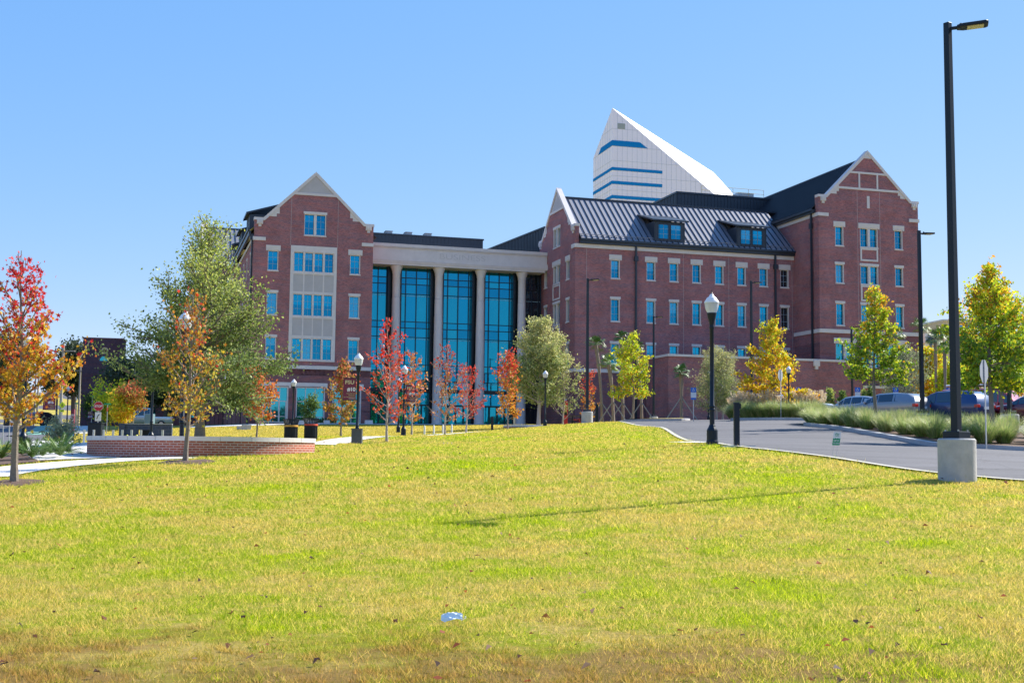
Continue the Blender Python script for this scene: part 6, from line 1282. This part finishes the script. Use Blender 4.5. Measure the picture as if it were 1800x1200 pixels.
# ================================================================ vehicles
M_TYRE = mat('tyre', (.02, .02, .02), .9); M_RIM = mat('rim', (.4, .4, .42), .3, metal=.9); M_CGL = glassy('car_glass', (.22, .30, .34), (.006, .010, .012), .30); M_TAIL = mat('tail_lamp', (.5, .02, .01), .25, spec=.7); M_HEAD = mat('head_lamp', (.7, .7, .72), .15, spec=.8); M_CHR = mat('chrome', (.7, .7, .72), .12, metal=1.0)
def car(name, label, cat, g, rz, colr, kind='suv', group='cars parked behind the tall grass', L=4.7, Wd=1.88, H=1.70):
    """x forward; stations along x: (x, z_bottom, z_belt, z_roof, half width belt, half width roof)"""
    pm = mat('paint_%s' % name, colr, .28, metal=.35, spec=.6, var=.02, coat=1.0)
    r_ = empty(name, g, rz, label, cat, group); h = Wd/2
    if kind == 'sedan': st = [(-.5, .32, .80, .88, .78, .70), (-.49, .26, .92, .98, .90, .72), (-.40, .24, .97, 1.03, .97, .74), (-.27, .22, .96, H*.94, 1, .68), (-.14, .20, .95, H*.995, 1, .70), (.02, .20, .94, H, 1, .71), (.13, .20, .93, H*.96, 1, .70), (.26, .2, .92, .97, 1, .80), (.40, .22, .82, .90, .97, .80), (.485, .26, .66, .72, .88, .7), (.5, .34, .6, .64, .74, .6)]; cab = (2, 7)
    elif kind == 'suv': st = [(-.5, .40, 1.0, 1.06, .84, .74), (-.492, .32, 1.06, 1.12, .93, .74), (-.46, .28, 1.08, H*.83, .98, .70), (-.37, .26, 1.08, H*.965, 1, .74), (-.2, .25, 1.06, H, 1, .76), (.02, .25, 1.05, H*.985, 1, .76), (.11, .25, 1.04, H*.92, 1, .75), (.26, .25, 1.03, 1.10, 1, .84), (.42, .27, .95, 1.02, .97, .82), (.49, .32, .80, .86, .88, .74), (.5, .4, .7, .75, .78, .66)]; cab = (1, 7)
    elif kind == 'van': st = [(-.5, .40, 1.05, H*.96, .95, .84), (-.49, .3, 1.06, H*.99, .98, .86), (-.3, .28, 1.06, H, 1, .88), (-.05, .28, 1.06, H, 1, .88), (.18, .28, 1.05, H*.99, 1, .87), (.24, .28, 1.04, H*.94, 1, .85), (.36, .28, 1.02, 1.14, 1, .88), (.47, .3, .96, 1.04, .96, .84), (.5, .38, .85, .92, .88, .78)]; cab = (0, 6)
    else: st = [(-.5, .5, .98, 1.0, .95, .93), (-.48, .42, 1.0, 1.02, .98, .95), (-.12, .42, 1.0, 1.02, .98, .95), (-.115, .42, 1.02, H*.97, .98, .78), (-.02, .42, 1.02, H, .98, .80), (.09, .42, 1.02, H*.97, .98, .79), (.19, .42, 1.02, 1.10, .98, .86), (.44, .44, .98, 1.04, .95, .85), (.5, .5, .8, .86, .85, .75)]; cab = (3, 6)
    mb = MB(); n = 10; vs = []
    for x, zb, zt, zr, wb, wr in st:
        wb *= h; wr = wr*h if zr > zt+.15 else wb*.93
        half = [(wb*.88, zb), (wb, zb+.14), (wb*1.0, zt-.12), (wb*.975, zt), (wr, zr-.05), (wr*.86, zr)]
        ring = [(x*L, y, z) for y, z in half]+[(x*L, -y, z) for y, z in half[::-1]]; vs += ring
    m_ = 12; fs = []
    for i in range(len(st)-1):
        for k in range(m_): fs.append((i*m_+k, (i+1)*m_+k, (i+1)*m_+(k+1) % m_, i*m_+(k+1) % m_))
    fs += [tuple(range(m_)), tuple(range((len(st)-1)*m_, len(st)*m_))[::-1]]
    mb.add(vs, fs); body = mb.build('body', pm, r_, smooth=True)
    V = [Vector(v) for v in vs]
    def quad(i, j, ka, kb, ins=(.06, .94, .10, .92), off=.012, name_='window', mt=M_CGL, par=None):
        a, b_, c_, d_ = V[i*m_+ka], V[j*m_+ka], V[j*m_+kb], V[i*m_+kb]
        f = lambda s, t: a.lerp(b_, s).lerp(d_.lerp(c_, s), t)
        nn = (b_-a).cross(d_-a).normalized(); ctr = Vector((0, 0, .9)); mid = f(.5, .5)
        if nn.dot(mid-ctr) < 0: nn = -nn
        P = [f(ins[0], ins[2]), f(ins[1], ins[2]), f(ins[1], ins[3]), f(ins[0], ins[3])]; q = MB(); q.prism([p+nn*off for p in P], -nn*off*1.5); return q.build(name_, mt, par or r_)
    i0, i1 = cab
    # side windows
    if kind == 'van': pairs = [(1, 2), (2, 3), (3, 4), (4, 5)]
    elif kind == 'suv': pairs = [(2, 4), (4, 5), (5, 6)]
    elif kind == 'sedan': pairs = [(3, 4), (4, 5), (5, 6)]
    else: pairs = [(3, 4), (4, 5)]
    for i, j in pairs:
        quad(i, j, 3, 4); quad(i, j, 8, 7)
    q_i = {'van': 5, 'suv': 6, 'sedan': 6, 'truck': 5}[kind]
    for ka, kb in ((3, 4), (8, 7)): quad(q_i, q_i+1, ka, kb, (.05, .45, .08, .8))
    quad(q_i, q_i+1, 4, 7, (.06, .92, .08, .92), .015, 'windshield')
    ri = {'van': 0, 'suv': 1, 'sedan': 2, 'truck': 2}[kind]
    if kind != 'van' and kind != 'truck': quad(ri, ri+1, 4, 7, (.10, .95, .07, .93), .015, 'rear_window')
    for y in (-1, 1):
        x = -.5*L; mb = MB(); z = st[1][2]-.12; mb.box(x-.02, x+.28, y*h*.62 if y > 0 else -h*.97, h*.97 if y > 0 else -h*.62, z-.14, z+.03); mb.build('tail_lamp', M_TAIL, r_, bevel=.02)
        x = .5*L; z = st[-2][2]-.03; mb = MB(); mb.box(x-.28, x-.0, y*h*.55 if y > 0 else -h*.92, h*.92 if y > 0 else -h*.55, z-.13, z-.01); mb.build('headlight', M_HEAD, r_, bevel=.02)
        mb = MB(); mb.box(.17*L, .17*L+.1, y*h*1.0 if y > 0 else -h*1.13, h*1.13 if y > 0 else -h, 1.0, 1.14); mb.build('mirror', pm, r_, bevel=.02)
        for x in (-.31*L, .32*L):
            w_ = MB(); w_.tf = lambda p, x=x, y=y: (x+p[0], y*(h-.11)+p[2], .33+p[1]); w_.lathe([(.27, -.11), (.33, -.09), (.33, .09), (.27, .115)], 20); t_ = w_.build('wheel', M_TYRE, r_, smooth=True)
            w_ = MB(); w_.tf = lambda p, x=x, y=y: (x+p[0], y*(h-.11)+p[2], .33+p[1]); w_.lathe([(.2, -.118), (.2, .118)], 14); w_.build('rim', M_RIM, t_)
    mb = MB(); mb.box(-.5*L-.03, -.5*L+.02, -.25, .25, .72, .86); mb.build('number_plate', M_SIGNW, r_)
    mb = MB(); mb.box(.5*L-.06, .5*L+.02, -.5*h, .5*h, .5, .64); mb.build('grille', M_BLK, r_)
    return r_
def at(px, Y, dz=.03): g = G(px, Y, 742); g.z += dz; return g
car('white_car', 'white car behind the plumed grasses under the round yellow tree', 'car', at(1412, 82), R(-22), (.72, .76, .78), 'suv', L=4.6, H=1.66)
car('silver_sedan', 'silver sedan left of the grey car', 'car', at(1512, 73), R(132), (.40, .42, .44), 'sedan', L=4.6, H=1.45)
car('grey_car', 'silver grey hatchback with the sun glinting on its rear window', 'car', at(1561, 69), R(130), (.24, .25, .27), 'suv', L=4.5, H=1.60)
car('dark_car', 'dark car mostly hidden between the grey and the blue cars', 'car', at(1613, 77), R(130), (.03, .035, .04), 'sedan', L=4.7, H=1.5)
car('blue_car', 'dark blue sport utility car beside the big lamp pole', 'car', at(1664, 68), R(128), (.015, .04, .13), 'suv', L=4.8, H=1.76)
v_ = car('red_van', 'red van with a white pipe rack on its roof behind the stop sign', 'van', at(1739, 76), R(-42), (.42, .015, .03), 'van', L=5.2, Wd=2.0, H=2.0)
mb = MB()
for y in (-.6, 0, .6): mb.tube([(-2.4, y, 2.22), (1.4, y, 2.22)], .06, 8)
for x in (-1.8, -.5, .9): mb.box(x-.04, x+.04, -.8, .8, 2.10, 2.16); mb.box(x-.04, x+.04, -.78, -.72, 1.9, 2.1); mb.box(x-.04, x+.04, .72, .78, 1.9, 2.1)
mb.build('roof_rack', M_WHITE, v_)
car('dark_red_car', 'dark red car cut off by the right edge', 'car', at(1822, 66), R(128), (.14, .01, .02), 'suv', L=4.6, H=1.6)
car('white_pickup', 'white pickup truck above the blue block wall', 'pickup truck', at(252, 118), R(-168), (.6, .62, .62), 'truck', None, L=5.4, H=1.85)
car('red_car', 'small red car far up the street at the left', 'car', at(113, 250), R(80), (.35, .02, .02), 'sedan', None)
car('dark_pickup', 'dark car on the street seen through the maple leaves', 'car', at(76, 150), R(75), (.04, .02, .02), 'suv', None)
